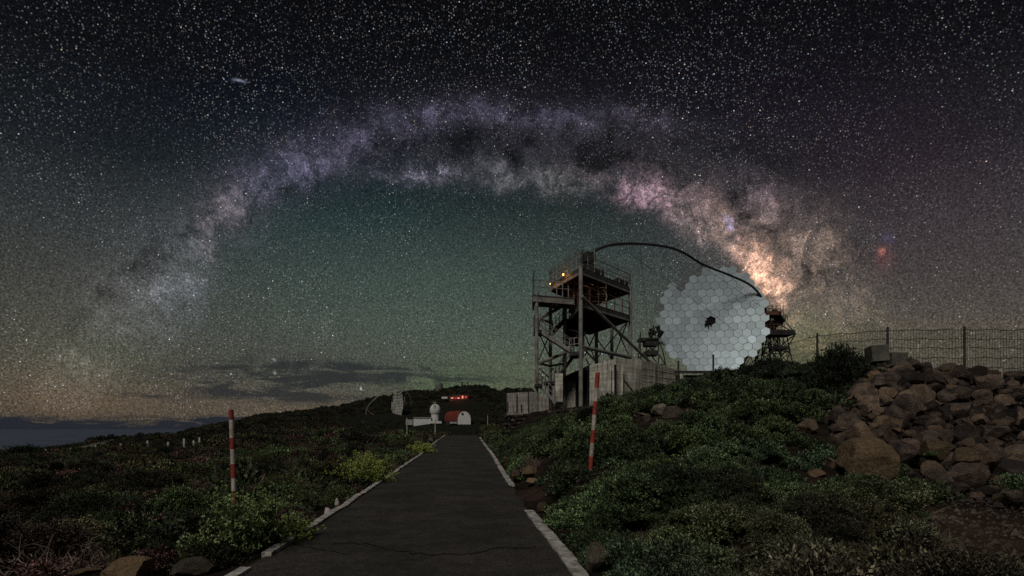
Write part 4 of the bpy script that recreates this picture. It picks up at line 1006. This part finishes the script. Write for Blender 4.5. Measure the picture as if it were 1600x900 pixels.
# lamps
lampm = mat('orange_lamp_glass', (.8, .4, .1), .5, emit=(1.0, .50, .14), estr=4)
for (px, py, Y, s, e) in [(880, 429, 47.6, .09, 9), (860, 443.5, 49.6, .075, 5)]:
    p = P(px, py, Y); mb = MB(); mb.box(p, (s*1.3, s, s*1.5)); mb.build('lamp', lampm, tower)
    MB().box(p+Vector((0, .1, s*1.2)), (s*2, s*2, .05)).build('lamp_hood', dark, tower)
    l = bpy.data.lights.new('lamp_light', 'POINT'); l.energy = e; l.color = (1, .45, .16); l.shadow_soft_size = .12
    lo = bpy.data.objects.new('lamp_light', l); C.objects.link(lo); lo.location = p-Vector((-.05, .35, .1))
for (px, py, Y, e, c) in [(869, 476, 50.4, 26, (1, .36, .10)), (925, 450, 50.5, 34, (1, .28, .13))]:
    p = P(px, py, Y); MB().box(p, (.16, .10, .10)).build('lamp', mat('dim_red_lamp', (.6, .2, .1), .5, emit=(1, .35, .15), estr=1.5), tower)
    l = bpy.data.lights.new('lamp_light', 'POINT'); l.energy = e; l.color = c; l.shadow_soft_size = .2
    lo = bpy.data.objects.new('lamp_light', l); C.objects.link(lo); lo.location = p-Vector((0, .3, .1))
MB().box(P(869, 473, 50.9), (.75, .5, .95)).build('lit_stair_box', mat('orange_lit_steel', (.45, .16, .06), .6, 0, .25, 3), tower)  # orange glow of the lit stair put into the box colour

# ------------------------------------------------------------------ concrete buildings by the tower
def panelled(root, a, b_, tops, bots, n, th, m, seed=0):
    """wall made of cast panels between plan points a and b_, recessed joints between them"""
    r = random.Random(seed); a = Vector(a); b_ = Vector(b_); edges = [0]
    for k in range(1, n): edges.append((k+r.uniform(-.12, .12))/n)
    edges.append(1)
    L = (b_-a).length; g = .010/L
    for k in range(n):
        t0, t1 = edges[k]+g, edges[k+1]-g; p, q = a.lerp(b_, t0), a.lerp(b_, t1)
        o = r.uniform(-.008, .008); nn = Vector(((b_-a).y, -(b_-a).x)).normalized()*o
        zt = lambda t: tops[0]*(1-t)+tops[1]*t; zb = lambda t: bots[0]*(1-t)+bots[1]*t
        MB().wall(p+nn, q+nn, th, zb(t0), zb(t1), zt(t0), zt(t1)).build('concrete_panel', m, root)
conc = M_['conc']
cb = empty('concrete_building', P(963, 620, 43)); tag(cb, 'pale board marked concrete building with a shallow gable beneath the tower', 'building')
Pa, Pb, Pc, Pd = V2(921, 45.5), V2(963, 43.5), V2(1003, 45.2), V2(1058, 50)
bz = 2.6
panelled(cb, Pa, Pb, (pyz(45.5, 571), pyz(43.5, 560)), (bz, bz), 3, .25, conc, 1)
panelled(cb, Pb, Pc, (pyz(43.5, 560), pyz(45.2, 562)), (bz, bz), 4, .25, conc, 2)
panelled(cb, Pc, Pd, (pyz(45.2, 562), pyz(50, 578)), (bz, bz), 4, .25, conc, 3)
q = [Vector(x) for x in (Pa, Pb, Pc, Pd)]; inset = Vector((.25, .3))
rp = [(v.x+.03, v.y+.28) for v in q]+[(V2(1058, 50)[0]+.5, 56.0), (V2(921, 45.5)[0]+.6, 56.0)]
MB().prism(rp, bz, [pyz(45.5, 571)-.05, pyz(43.5, 560)-.05, pyz(45.2, 562)-.05, pyz(50, 578)-.05, pyz(50, 578)-.6, pyz(45.5, 571)-.3]).build('roof', M_['dark'], cb)
for (px, Y, y0, y1, w) in [(961, 43.3, 623, 570, .14), (953, 43.7, 620, 573, .12), (971, 43.5, 622, 569, .16)]:
    p = P(px, y0, Y); MB().box((p.x, p.y-.10, (p.z+pyz(Y, y1))/2), (w, .16, pyz(Y, y1)-p.z)).build('pilaster', conc if px != 961 else black, cb)
MB().tube(P(975, 594, 43.2), P(990, 613, 43.6), .06, 6).build('drain_pipe', dark, cb)
mb = MB()   # rows of formwork lines standing proud of the panels
for k in range(5):
    z = pyz(45, 575+k*10); mb.box(((Pc[0]+Pd[0])/2, (Pc[1]+Pd[1])/2-.004, z), (Vector(Pd)-Vector(Pc)).length and ((Vector(Pd)-Vector(Pc)).length*.98, .03, .02), math.atan2(Pd[1]-Pc[1], Pd[0]-Pc[0]))
mb.build('formwork_ridge', conc, cb)
MB().tube(P(1025, 612, 46.3), P(1025, 568, 46.3), .035, 6).build('conduit', dark, cb)
# entrance part under the tower
eb = empty('entrance_block', P(900, 628, 49)); tag(eb, 'low concrete entrance block with a dark doorway and sloping dark roof', 'building')
panelled(eb, V2(866, 50.4), V2(899, 50.0), (pyz(50, 598), pyz(50, 590)), (2.4, 2.6), 3, .25, conc, 7)
MB().wall(V2(899.5, 50.2), V2(921, 49.6), .2, 2.6, 2.6, pyz(50, 585), pyz(49.6, 583)).build('doorway', black, eb)
MB().wall(V2(909, 49.7), V2(910.5, 49.7), .1, 2.6, 2.6, pyz(50, 588), pyz(49.6, 588)).build('door_frame', steel, eb)
MB().prism([V2(868, 50.2), V2(921.5, 48.9), (8.4, 56), (4.4, 56)], [pyz(50, 601), pyz(49, 584), 5.6, 5.0], [pyz(50, 594), pyz(49, 570), 5.9, 5.2]).build('roof', dark, eb)
pc = P(873, 628, 47); MB().box((pc.x, pc.y, pyz(47, 606)), (.62, .5, 2.3)).build('pier', conc, eb)
# flat pale hut to the left of the tower
hb = empty('pale_hut', P(820, 642, 60)); tag(hb, 'flat pale block hut left of the tower with pipes in front', 'hut')
panelled(hb, V2(792, 60), V2(829, 56), (pyz(60, 614.5), pyz(56, 612)), (1.4, 2.0), 3, .25, M_['conc'] if False else conc_mat('pale_block_wall', (.38, .34, .30), (.52, .48, .43)), 4)
panelled(hb, V2(829, 56), V2(858, 53), (pyz(56, 612), pyz(53, 624)), (2.0, 2.4), 2, .25, MATS['pale_block_wall'], 5)
MB().prism([(V2(792, 60)[0], 60.3), (V2(829, 56)[0], 56.3), (V2(858, 53)[0], 53.3), (4.6, 63), (1.0, 66)], 1.5, [pyz(60, 614.5)-.06, pyz(56, 612)-.06, pyz(53, 624)-.06, 4.3, 5.2]).build('roof', dark, hb)
for px, y1 in [(808, 616), (826, 612), (793.5, 628), (815, 632)]:
    Y = 54.8; MB().tube(P(px, 645, Y), P(px, y1, Y), .075, 6).build('post', dark, hb)
arcp = [P(812+26*t, 610-17*math.sin(t*1.5), 54.5) for t in np.linspace(0, 1, 8)]; MB().path(arcp, .035, 5).build('handrail', steel, hb)
# dark low wall right of the concrete building with rail and posts
lw = empty('low_wall', P(1085, 605, 48)); tag(lw, 'dark low wall with a steel rail right of the concrete building', 'wall')
MB().wall(V2(1058, 46), V2(1122, 46.5), .3, 3.0, 3.0, pyz(46, 586), pyz(46.5, 586)).build('wall', mat('dark_stone_wall', (.04, .035, .03), .95, 0, .5, 3), lw)
MB().box(((V2(1055, 45.8)[0]+V2(1122, 46.2)[0])/2, 45.9, pyz(46, 581.5)), (V2(1122, 46.2)[0]-V2(1055, 45.8)[0], .12, .2)).build('rail', dark, lw)
for px, y0, y1 in [(1060, 612, 564), (1114.5, 590, 554)]: MB().tube(P(px, y0, 45.6), P(px, y1, 45.6), .075, 8).build('post', dark, lw)
MB().tube(P(1065, 612, 45.8), P(1065, 585, 45.8), .14, 8).build('post', conc, lw)

# dry stone wall at the head of the bank under the tower
sw = empty('dry_stone_wall', P(860, 650, 42)); tag(sw, 'dark dry stone retaining wall running below the tower', 'wall')
sr = random.Random(5); sm = rock_mat('wall_stone', (.035, .033, .03), (.07, .062, .052), (.12, .10, .08))
mesh_s = with_mat([rock_mesh(60+k, 1, .8, .1) for k in range(5)], sm)
wa, wb = Vector(V2(790, 46)), Vector(V2(925, 42)); nst = 0; allst = []
for row in range(5):
    t = sr.uniform(0, .01)
    while t < 1:
        w = sr.uniform(.28, .46); p = wa.lerp(wb, t)
        zt = pyz(46, 648)*(1-t)+pyz(42, 633)*t; z = zt-.17-row*.30+sr.uniform(-.04, .04)
        allst.append((p.x, p.y+sr.uniform(-.05, .05)+(-.05*row), z, w)); t += w*.80/(wb-wa).length
allst.sort(key=lambda s: -s[2])
for (x, y, z, w) in allst[:]:
    nst += 1
    if nst > 210: break
    put_rock('stone', sr.choice(mesh_s), (x, y, z), (w*.55, w*.5, w*.42), sw, nst, (0, 0, sr.uniform(0, 6)))
    bpy.data.objects  # placed in world space
for o in [c for c in sw.children]: o.matrix_parent_inverse = Matrix.Translation(sw.location).inverted()
MB().wall(wa+Vector((0, .15)), wb+Vector((0, .15)), .4, 0.3, 1.2, pyz(46, 650), pyz(42, 636)).build('core', mat('packed_earth', (.03, .026, .02), 1), sw)

# ------------------------------------------------------------------ big mirror telescope
tel = empty('mirror_telescope', P(1112, 600, 88)); tag(tel, 'huge round reflector telescope made of hexagonal mirrors with a thin black arch', 'telescope')
Cc = P(1111, 501, 87)
axis = Vector((-.18, -.97, .16)).normalized()
U = axis.cross(Vector((0, 0, 1))).normalized()*-1; W = U.cross(axis).normalized()*-1
if W.z < 0: W = -W
if U.x < 0: U = -U
def mirror_mat():
    m = bpy.data.materials.new('sky_tinted_mirror'); m.use_nodes = True; nt = m.node_tree; b = nt.nodes['Principled BSDF']
    oi = nt.nodes.new('ShaderNodeObjectInfo'); k = E(nt, oi.outputs['Random'])
    t = nt.nodes.new('ShaderNodeTexCoord'); p = E(nt, t.outputs['Object'])
    nz = noise(nt, p, 2.2, 6, .7)
    c = vm(nt, 'SCALE', (.58, .70, .75), scale=(k*.22+.62)*nz.ss(.3, .7, .82, 1.08))  # pale teal base carries the tint of the reflected sky
    nt.links.new(c.s, b.inputs['Base Color']); b.inputs['Metallic'].default_value = .30
    nt.links.new((nz*.1+.40).s, b.inputs['Roughness'])
    return m
MM = mirror_mat(); pitch = 1.25; Rr = 8.55; FL = 24.0
hexv = [(math.cos(math.pi/6+k*math.pi/3), math.sin(math.pi/6+k*math.pi/3)) for k in range(6)]
hr = pitch/math.sqrt(3)*.965
mbh = MB(); mbh.v = [(x*hr, y*hr, 0) for x, y in hexv]+[(x*hr*1.0, y*hr, -.09) for x, y in hexv]
mbh.f = [tuple(range(6)), tuple(range(11, 5, -1))]+[(k, 6+k, 6+(k+1) % 6, (k+1) % 6) for k in range(6)]
hm = mbh.mesh('mirror_panel', MM)
hd = mbh.mesh('mirror_panel', mat('dark_reflection_mirror', (.17, .185, .19), .6, .4, .3, 2))  # darker copy of the panel, a dark reflection put into its colour
tel_inv = Matrix.Translation(tel.location).inverted()
rt = random.Random(3)
def dish(u, v): return Cc+U*u+W*v+axis*((u*u+v*v)/(4*FL))
for i in range(-10, 11):
    for j in range(-10, 11):
        u = pitch*(i+.5*(j % 2)); v = pitch*.866*j; r = math.hypot(u, v)
        if math.hypot(u/7.9, v/8.45) > 1+rt.uniform(-.012, .012) or r < .5: continue
        n = (axis-U*(u/(2*FL))-W*(v/(2*FL))+U*rt.gauss(0, .018)+W*rt.gauss(0, .018)).normalized()
        xa = (U-n*U.dot(n)).normalized(); ya = n.cross(xa)
        M = Matrix((xa, ya, n)).transposed().to_4x4(); M.translation = dish(u, v)+n*rt.uniform(-.02, .03)
        edge_dark = (r > 6.3 and .1 < math.atan2(v, -u) < 1.75 and rt.random() < .38 and u < 1.5 and v > 1.0)
        o = bpy.data.objects.new('mirror_panel', hd if edge_dark else hm); C.objects.link(o); o.parent = tel; o.matrix_parent_inverse = tel_inv
        o.matrix_basis = M
        if edge_dark: o['label'] = 'mirror panel with a dark reflection put into its colour'
# backing frame, rim and hub camera
mb = MB(); back = -.55
def bk(u, v, d=back): return dish(u, v)+axis*d
for rr_ in (6.8, 5.0, 2.6): mb.path([bk(rr_*math.cos(t), rr_*math.sin(t), back) for t in np.linspace(0, 2*math.pi, 33)], .06, 5)
for t in np.linspace(0, 2*math.pi, 17)[:-1]:
    mb.tube(bk(0, 0), bk(6.9*math.cos(t), 7.4*math.sin(t)), .05, 5); mb.tube(bk(0, 0, -2.0), bk(6.9*math.cos(t), 7.4*math.sin(t)), .05, 5)
tag(mb.build('backing_frame', dark, tel), kind='stuff')
MB().tube(bk(0, 0, -.55), bk(0, 0, -.25), 8.2, 6).build if False else None
mb = MB(); n = 40    # black sheet added behind the mirrors so their gaps look dark
mb.v = [tuple(bk(0, 0, -.30))]+[tuple(bk(6.9*math.cos(2*math.pi*k/n), 7.4*math.sin(2*math.pi*k/n), -.30)) for k in range(n)]
mb.f = [(0, 1+k, 1+(k+1) % n) for k in range(n)]; mb.build('backing_sheet', black, tel)
mb = MB(); h = dish(-.45, -.4)+axis*.35
for a, b_ in [((0, .55), (0, -.7)), ((-.45, .15), (.5, .3)), ((-.5, -.35), (.35, .45)), ((.45, -.25), (-.2, .5))]: mb.tube(h+U*a[0]+W*a[1], h+U*b_[0]+W*b_[1], .16, 6, .09)
mb.build('hub_instrument', black, tel)
# arch
def catmull(pts, n=10):
    out = []; P_ = [pts[0]]+pts+[pts[-1]]
    for i in range(1, len(P_)-2):
        a, b_, c, d = P_[i-1:i+3]
        for k in range(n):
            t = k/n; out.append(.5*((2*b_)+(c-a)*t+(2*a-5*b_+4*c-d)*t*t+(-a+3*b_-3*c+d)*t**3))
    out.append(P_[-2]); return out
ap = [P(1197, 487, 86.5), P(1192, 468, 85.8), P(1173, 446, 85), P(1140, 430, 83.5), P(1099, 413.5, 81.5), P(1068, 395, 79), P(1040, 385.5, 76), P(1000, 381, 72), P(965, 381.5, 68), P(940, 387, 65), P(924, 397, 63), P(916, 408, 62)]
MB().path(catmull(ap), .165, 8).build('arch', M_['arch'], tel, smooth=False)
MB().box(P(920, 403, 62.6), (1.1, 1.1, 1.0), .4).build('camera_housing', dark, tel)
for k, q in enumerate([(1060, 404), (1085, 416)]): pass
wires = MB()
for (a, b_) in [((1100, 413.5, 81.5), (1078, 430, 86.5)), ((1099, 414, 81.5), (1090, 424, 87)), ((1040, 385.5, 76), (1016, 520, 84)), ((1000, 381, 72), (1014, 530, 84)), ((1068, 395, 79), (1190, 480, 86)), ((965, 381.5, 68), (1180, 540, 86)), ((1140, 430, 83.5), (1192, 482, 86))]:
    wires.tube(P(*a), P(*b_), .022, 3)
tag(wires.build('stay_wires', dark, tel), kind='stuff')
# truss towers carrying the dish on both sides
def truss(name, nodes, links, r, m=dark, parent=tel):
    mb = MB()
    for a, b_ in links: mb.tube(nodes[a], nodes[b_], r, 5)
    return mb.build(name, m, parent)
def lattice(name, base, top, wb_, wt, n, r, parent=tel, m=dark, twist=0):
    base = Vector(base); top = Vector(top); mb = MB(); prev = None
    for k in range(n+1):
        t = k/n; c = base.lerp(top, t); w = wb_*(1-t)+wt*t; q = [c+Vector((x*w/2, y*w/2, 0)) for x, y in ((-1, -1), (1, -1), (1, 1), (-1, 1))]
        for i in range(4): mb.tube(q[i], q[(i+1) % 4], r*.8, 5)
        if prev:
            for i in range(4): mb.tube(prev[i], q[i], r*1.15, 5); mb.tube(prev[i], q[(i+1) % 4], r*.7, 5); mb.tube(prev[(i+1) % 4], q[i], r*.7, 5)
        prev = q
    return mb.build(name, m, parent)
gz = 4.0
hub = P(1199, 493, 87.5)
lattice('right_truss' if False else 'support_truss', (P(1187, 600, 88).x, 88, gz-.5), (hub.x-.2, 88, hub.z-1), 6.5, 2.0, 4, .085)
lattice('support_truss', (P(1218, 600, 89).x, 89.5, gz-.5), (hub.x+1.6, 88.5, hub.z-2.2), 5.2, 2.2, 4, .085)
MB().tube(P(1197, 517, 85.6), P(1140, 596, 84.6), .16, 8).build('strut', dark, tel)
for a, b_ in [((1197, 520, 86), (1168, 598, 86)), ((1199, 520, 86), (1187, 598, 86)), ((1202, 520, 86), (1216, 598, 86)), ((1204, 520, 86), (1234, 590, 88)), ((1222, 556, 88), (1243, 522, 87)),
              ((1184, 545, 86), (1184, 598, 86)), ((1206, 500, 86), (1243, 521, 87)), ((1228, 504, 87), (1243, 521, 87)), ((1210, 548, 87), (1243, 522, 87)), ((1170, 575, 86.5), (1215, 545, 87)), ((1196, 560, 86), (1240, 592, 88)), ((1190, 585, 86), (1232, 572, 88))]:
    MB().tube(P(*a), P(*b_), .085, 5).build('strut', dark, tel)
# bearing platforms with rails on the right
def plat(px0, px1, py, Y, d=2.6, th=.35, name='platform', m=dark):
    return MB().box(((P(px0, py, Y).x+P(px1, py, Y).x)/2, Y+d/2, pyz(Y, py)), (P(px1, py, Y).x-P(px0, py, Y).x, d, th)).build(name, m, tel)
plat(1197, 1221, 489, 85, 3, .55, m=rust); plat(1200, 1242, 519, 85.4, 3, .7); plat(1195, 1224, 505, 86, 2, .3); plat(1213, 1232, 543, 86.5, 2.2, .45); plat(1192, 1214, 565, 87, 2.2, .4)
MB().prism([(P(1217, 489, 85).x, 85), (P(1227, 489, 85).x, 85), (P(1227, 489, 85).x, 87.5), (P(1217, 489, 85).x, 87.5)], [pyz(85, 489), pyz(85, 503), pyz(85, 503), pyz(85, 489)], [pyz(85, 486), pyz(85, 499), pyz(85, 499), pyz(85, 486)]).build('roof_plate', dark, tel)
for (a0, a1, y0, y1, n) in [(1200, 1219, 488, 478, 3), (1224, 1231, 502, 492, 2), (1198, 1226, 517, 507, 5)]:
    railing(V2(a0, 85.2), V2(a1, 85.2), pyz(85.2, y0), (y0-y1)/F*85.2, n, (1, .6), m=rust, parent=tel)
MB().tube(P(1223.5, 497, 85.5), P(1223.5, 472, 85.5), .05, 5).build('mast', dark, tel)
for k in range(14):   # machinery in the bearing
    px, py = rt.uniform(1186, 1212), rt.uniform(484, 522)
    MB().box(P(px, py, 86+rt.uniform(0, 1.5)), (rt.uniform(.3, 1.0), .6, rt.uniform(.3, 1.1)), M=Matrix.Rotation(rt.uniform(-.6, .6), 3, 'Y')).build('machine_box', black if k % 3 else rust, tel)
for k in range(6):
    a = P(rt.uniform(1184, 1200), rt.uniform(484, 500), 85.4); MB().tube(a, P(rt.uniform(1184, 1200), rt.uniform(505, 520), 85.4), .10, 5).build('strut', dark, tel)
# left bearing
hubL = P(1030, 520, 86)
for a, b_ in [((1001, 519, 84), (997, 560, 84)), ((997, 560, 84), (1016, 545, 85)), ((1010, 554, 85), (1030, 554, 85)), ((1012, 555, 85), (1012, 570, 85)), ((1018, 556, 85), (1026, 566, 85)), ((1030, 555, 85), (1028, 571, 85)), ((1031, 556, 85), (1039, 569, 85)), ((1039, 569, 85), (1027, 571, 85)),
              ((1021, 508, 85), (1017, 526, 85)), ((1021, 508, 85), (1024, 526, 85)), ((1024, 510, 85), (1031, 526, 85)), ((1010, 530, 85), (1010, 554, 85)), ((1030, 534, 85), (1028, 554, 85)), ((1012, 540, 85), (1028, 552, 85)), ((1028, 538, 85), (1012, 553, 85)), ((1030, 533, 85), (1034, 545, 85)),
              ((1000, 524, 84), (1003, 600, 84)), ((1020, 572, 86), (1060, 600, 86)), ((1035, 545, 86), (1046, 600, 86))]:
    MB().tube(P(*a), P(*b_), .09, 5).build('strut', dark, tel)
for (x0, x1, y, th) in [(1000, 1030, 530, .45), (1009, 1029, 535, .9), (1010, 1029, 551, .7)]: plat(x0, x1, y, 84.5, 2, th)
for k in range(9):
    MB().box(P(rt.uniform(1014, 1033), rt.uniform(514, 530), 85+rt.uniform(0, 1)), (rt.uniform(.25, .7), .5, rt.uniform(.3, 1.0)), M=Matrix.Rotation(rt.uniform(-.7, .7), 3, 'Y')).build('machine_box', black, tel)
# azimuth rail ring on the ground
mb = MB(); mb.path([Vector((P(1111, 600, 88).x+9*math.cos(t), 92+9*math.sin(t), gz+.25)) for t in np.linspace(0, 2*math.pi, 40)], .15, 6); mb.build('ground_rail', dark, tel)

# ------------------------------------------------------------------ distant observatory buildings
white = M_['white']; wh2 = mat('dull_white_render', (.36, .35, .33), .85, 0, .15, 1)
def ground_at(px, Y): x = (px-CX)/F*Y; return Vector((x, Y, base_z(x, Y)))
def half_dome(c, r, m, name, parent, n=14, k=6, squash=1.0, low=0.0, smooth=True):
    mb = MB(); rows = [low+(math.pi/2-low)*i/k for i in range(k+1)]
    for a in rows:
        for j in range(n): t = 2*math.pi*j/n; mb.v.append((c[0]+r*math.cos(a)*math.cos(t), c[1]+r*math.cos(a)*math.sin(t), c[2]+r*math.sin(a)*squash))
    for i in range(k):
        for j in range(n): mb.f.append((i*n+j, i*n+(j+1) % n, (i+1)*n+(j+1) % n, (i+1)*n+j))
    return mb.build(name, m, parent, smooth)
Yd = 235
dt = empty('domed_tower', P(680, 660, Yd)); tag(dt, 'small white observatory tower topped by a rounded dome', 'observatory')
c = P(680, 660, Yd); rT = 6.2/F*Yd; rD = 8.6/F*Yd
MB().tube((c.x, c.y, c.z-3), (c.x, c.y, pyz(Yd, 644)), rT, 16).build('tower', white, dt)
half_dome((c.x, c.y, pyz(Yd, 641)), rD, white, 'dome', dt, 18, 6, 1.15, -.55)
MB().box((c.x, c.y-rD*.86, pyz(Yd, 636)), (.8, .5, 1.6)).build('dome_shutter', wh2, dt)
MB().box((c.x, c.y, pyz(Yd, 629.5)), (.9, 1.8, .5)).build('dome_crest', wh2, dt)
wbld = empty('long_white_building', P(655, 664, Yd)); tag(wbld, 'long low white building joined to the foot of the domed tower', 'building')
def blk(px0, px1, y0, y1, Y, d, m, root, name='wall', y1b=None, y0b=None):
    a = P(px0, y0, Y); b_ = P(px1, y0, Y); zt0 = pyz(Y, y1); zt1 = pyz(Y, y1b or y1); zb0 = pyz(Y, y0); zb1 = pyz(Y, y0b or y0)
    return MB().prism([(a.x, Y), (b_.x, Y), (b_.x, Y+d), (a.x, Y+d)], [zb0, zb1, zb1, zb0], [zt0, zt1, zt1, zt0]).build(name, m, root)
blk(646, 673.5, 666, 652.5, 233, 8, white, wbld, y0b=662); blk(634, 644.5, 664, 655.5, 234, 7, wh2, wbld, 'annex'); blk(672, 690, 661.5, 658, 231, 2, white, wbld, 'plinth')
blk(645.5, 674, 653.2, 652.0, 232.7, 8.6, wh2, wbld, 'roof')
rb = empty('barrel_roofed_hall', P(715, 660, 215)); tag(rb, 'barrel roofed hall with bright red roof and white round gable', 'building')
def barrel(px0, px1, yb, yt, pxs, Y0, Y1):
    prof = []
    n = 12; w = (px1-px0)/F*Y0; cx = ((px0+px1)/2-CX)/F*Y0; h = (yb-yt)/F*Y0
    for k in range(n+1): t = math.pi*k/n; prof.append((cx-w/2*math.cos(t), pyz(Y0, yb)+h*math.sin(t)**.8))
    return prof
prof = barrel(715, 735.5, 658, 642.5, 0, 212, 0); off = Vector((-6.0, 9.0))
mb = MB(); n = len(prof)
mb.v = [(x, 212, z) for x, z in prof]+[(prof[0][0], 212, prof[0][1]-1.2), (prof[-1][0], 212, prof[-1][1]-1.2)]
mb.f = [tuple(range(n))+(n+1, n)]; mb.build('gable', white, rb)
mb = MB(); mb.v = [(x*1.0+(-.12 if x < prof[6][0] else .12), 211.8, z+.15) for x, z in prof]+[(x+off.x, 212+off.y, z+.15) for x, z in prof]
mb.f = [(k, k+1, n+k+1, n+k) for k in range(n-1)]; mb.build('roof', M_['redroof'], rb)
for k in range(1, 7):
    t = k/7; MB().path([Vector((x+off.x*t, 212+off.y*t, z+.22)) for x, z in prof[:8]], .07, 4).build('roof_rib', M_['redroof'], rb)
cxg = prof[6][0]; MB().tube((cxg-.6, 211.75, pyz(212, 646.5)), (cxg-.6, 212.1, pyz(212, 646.5)), .38, 12).build('vent', black, rb)
blk(697, 737, 664, 657.8, 213, 7, mat('dark_wall', (.04, .035, .03), .9), rb); blk(703, 714, 662, 659, 212.2, 1, wh2, rb, 'doorstep')
# second reflector, seen edge on
t2 = empty('far_telescope', P(622, 655, 330)); tag(t2, 'distant second reflector telescope seen nearly edge on with thin arch', 'telescope')
c2 = P(623, 634, 330); ax2 = Vector((-.85, -.52, .05)).normalized(); U2 = ax2.cross(Vector((0, 0, 1))).normalized(); W2 = U2.cross(ax2).normalized()
if W2.z < 0: W2 = -W2
m2 = mat('far_mirror', (.40, .40, .36), .6, .1, .4, .35, objvar=.3)
mb2 = MB(); hq = 1.7*.48; mb2.v = [(-hq, -hq, 0), (hq, -hq, 0), (hq, hq, 0), (-hq, hq, 0), (-hq, -hq, -.2), (hq, -hq, -.2), (hq, hq, -.2), (-hq, hq, -.2)]
mb2.f = [(0, 1, 2, 3), (7, 6, 5, 4), (0, 4, 5, 1), (1, 5, 6, 2), (2, 6, 7, 3), (3, 7, 4, 0)]; hm2 = mb2.mesh('mirror_panel', m2)
inv2 = Matrix.Translation(t2.location).inverted()
for i in range(-6, 7):
    for j in range(-6, 7):
        u, v = i*1.7, j*1.7; r = math.hypot(u, v)
        if r > 9.0: continue
        M = Matrix((U2, ax2.cross(U2), ax2)).transposed().to_4x4(); M.translation = c2+U2*u+W2*v+ax2*(r*r/70)
        o = bpy.data.objects.new('mirror_panel', hm2); C.objects.link(o); o.parent = t2; o.matrix_parent_inverse = inv2; o.matrix_basis = M
MB().path(catmull([P(573, 641, 322), P(577, 632, 322), P(590, 620, 324), P(605, 610.5, 326), P(620, 607, 328), P(633, 611, 330), P(641, 620, 332), P(643, 632, 334)]), .26, 5).build('arch', steel, t2)
MB().path([P(573, 640, 322), P(585, 649, 322), P(596, 655, 322)], .14, 5).build('camera_boom', mat('reddish_pipe', (.3, .16, .13), .7), t2)
for a, b_ in [((622, 614, 334), (623, 660, 334)), ((612, 656, 336), (636, 630, 336)), ((636, 656, 336), (626, 632, 336)), ((632, 620, 336), (634, 656, 336)), ((627, 650, 336), (636, 638, 336))]:
    MB().tube(P(*a), P(*b_), .25, 5).build('strut', steel, t2)
MB().box(P(622, 657, 333), (10, 6, 1.2)).build('base_drum', wh2, t2)
MB().tube(P(572, 640, 322), P(572, 665, 322), .22, 5).build('camera_post', steel, t2)
# hill top
def hdome(px, py, w, Y, label, m, base=.6, name='hill_dome'):
    c = P(px, py, Y); r = w/2/F*Y; t = empty(name, c); tag(t, label, 'dome')
    MB().tube((c.x, c.y, c.z-6), (c.x, c.y, c.z+r*base), r*.97, 14).build('drum', m, t); half_dome((c.x, c.y, c.z+r*base), r, m, 'dome', t, 14, 5)
hdome(686, 610, 12.5, 505, 'grey dome standing alone on the hill ridge', mat('grey_dome', (.13, .14, .12), .7, 0, .3, .2), 1.1)
hdome(548, 662, 7.5, 300, 'right white dome of the small pair at the foot of the left hillside', white, .5, 'small_dome')
hdome(540, 662, 5, 302, 'left duller dome of the small pair at the foot of the left hillside', wh2, .3, 'small_dome')
hdome(598, 659, 4.5, 300, 'tiny white dome left of the second telescope', white, .3, 'small_dome')
for px, y0, y1, w, lab in [(722, 604, 597, 2.6, 'square instrument mast on the summit of the hill'), (731, 602, 597, 1.8, 'thinner instrument mast right of the square one on the summit')]:
    Y = 515; p = P(px, y0+3, Y); MB().box((p.x, p.y, (p.z+pyz(Y, y1))/2), (w/F*Y, 1, pyz(Y, y1)-p.z)).build('summit_mast', dark); tag(bpy.context.scene.objects[-1] if False else C.objects[-1], lab, 'mast')
res = empty('lit_residence', P(717, 622, 368)); tag(res, 'low building on the hillside with a row of glowing red lights', 'building')
blk(702, 732, 627, 618.5, 368, 7, mat('brown_wall', (.10, .05, .045), .9), res, 'wall', 616.5)
redl = mat('red_window_light', (.3, .03, .02), .5, emit=(1.0, .10, .05), estr=.55); redb = mat('bright_red_lamp', (.5, .1, .05), .5, emit=(1.0, .30, .20), estr=1.1)
for px, w, hh in [(706.5, 3.2, 1.6), (712, 2.4, 1.3), (716.5, 3.4, 1.5), (722.8, 2.0, 4.2), (728, 2.5, 3)]:
    py = 622 if hh < 2 else 620.5
    p = P(px, py, 367.6); MB().box(p, (w/F*368, .4, hh/F*368)).build('window', redl if px in (728, 712) else redb, res)
blk(690, 699, 623, 619.8, 366, 5, white, (lambda e: (tag(e, 'thin white roofed shed left of the lit residence', 'shed'), e)[1])(empty('white_shed', P(694, 622, 366))))
blk(721, 728, 610, 606.5, 482, 5, wh2, (lambda e: (tag(e, 'small pale hut just below the summit', 'hut'), e)[1])(empty('summit_hut', P(724, 608, 482))))
l = bpy.data.lights.new('residence_light', 'POINT'); l.energy = 220; l.color = (1, .12, .08); l.shadow_soft_size = 1
lo = bpy.data.objects.new('residence_light', l); C.objects.link(lo); lo.location = P(716, 620, 363)
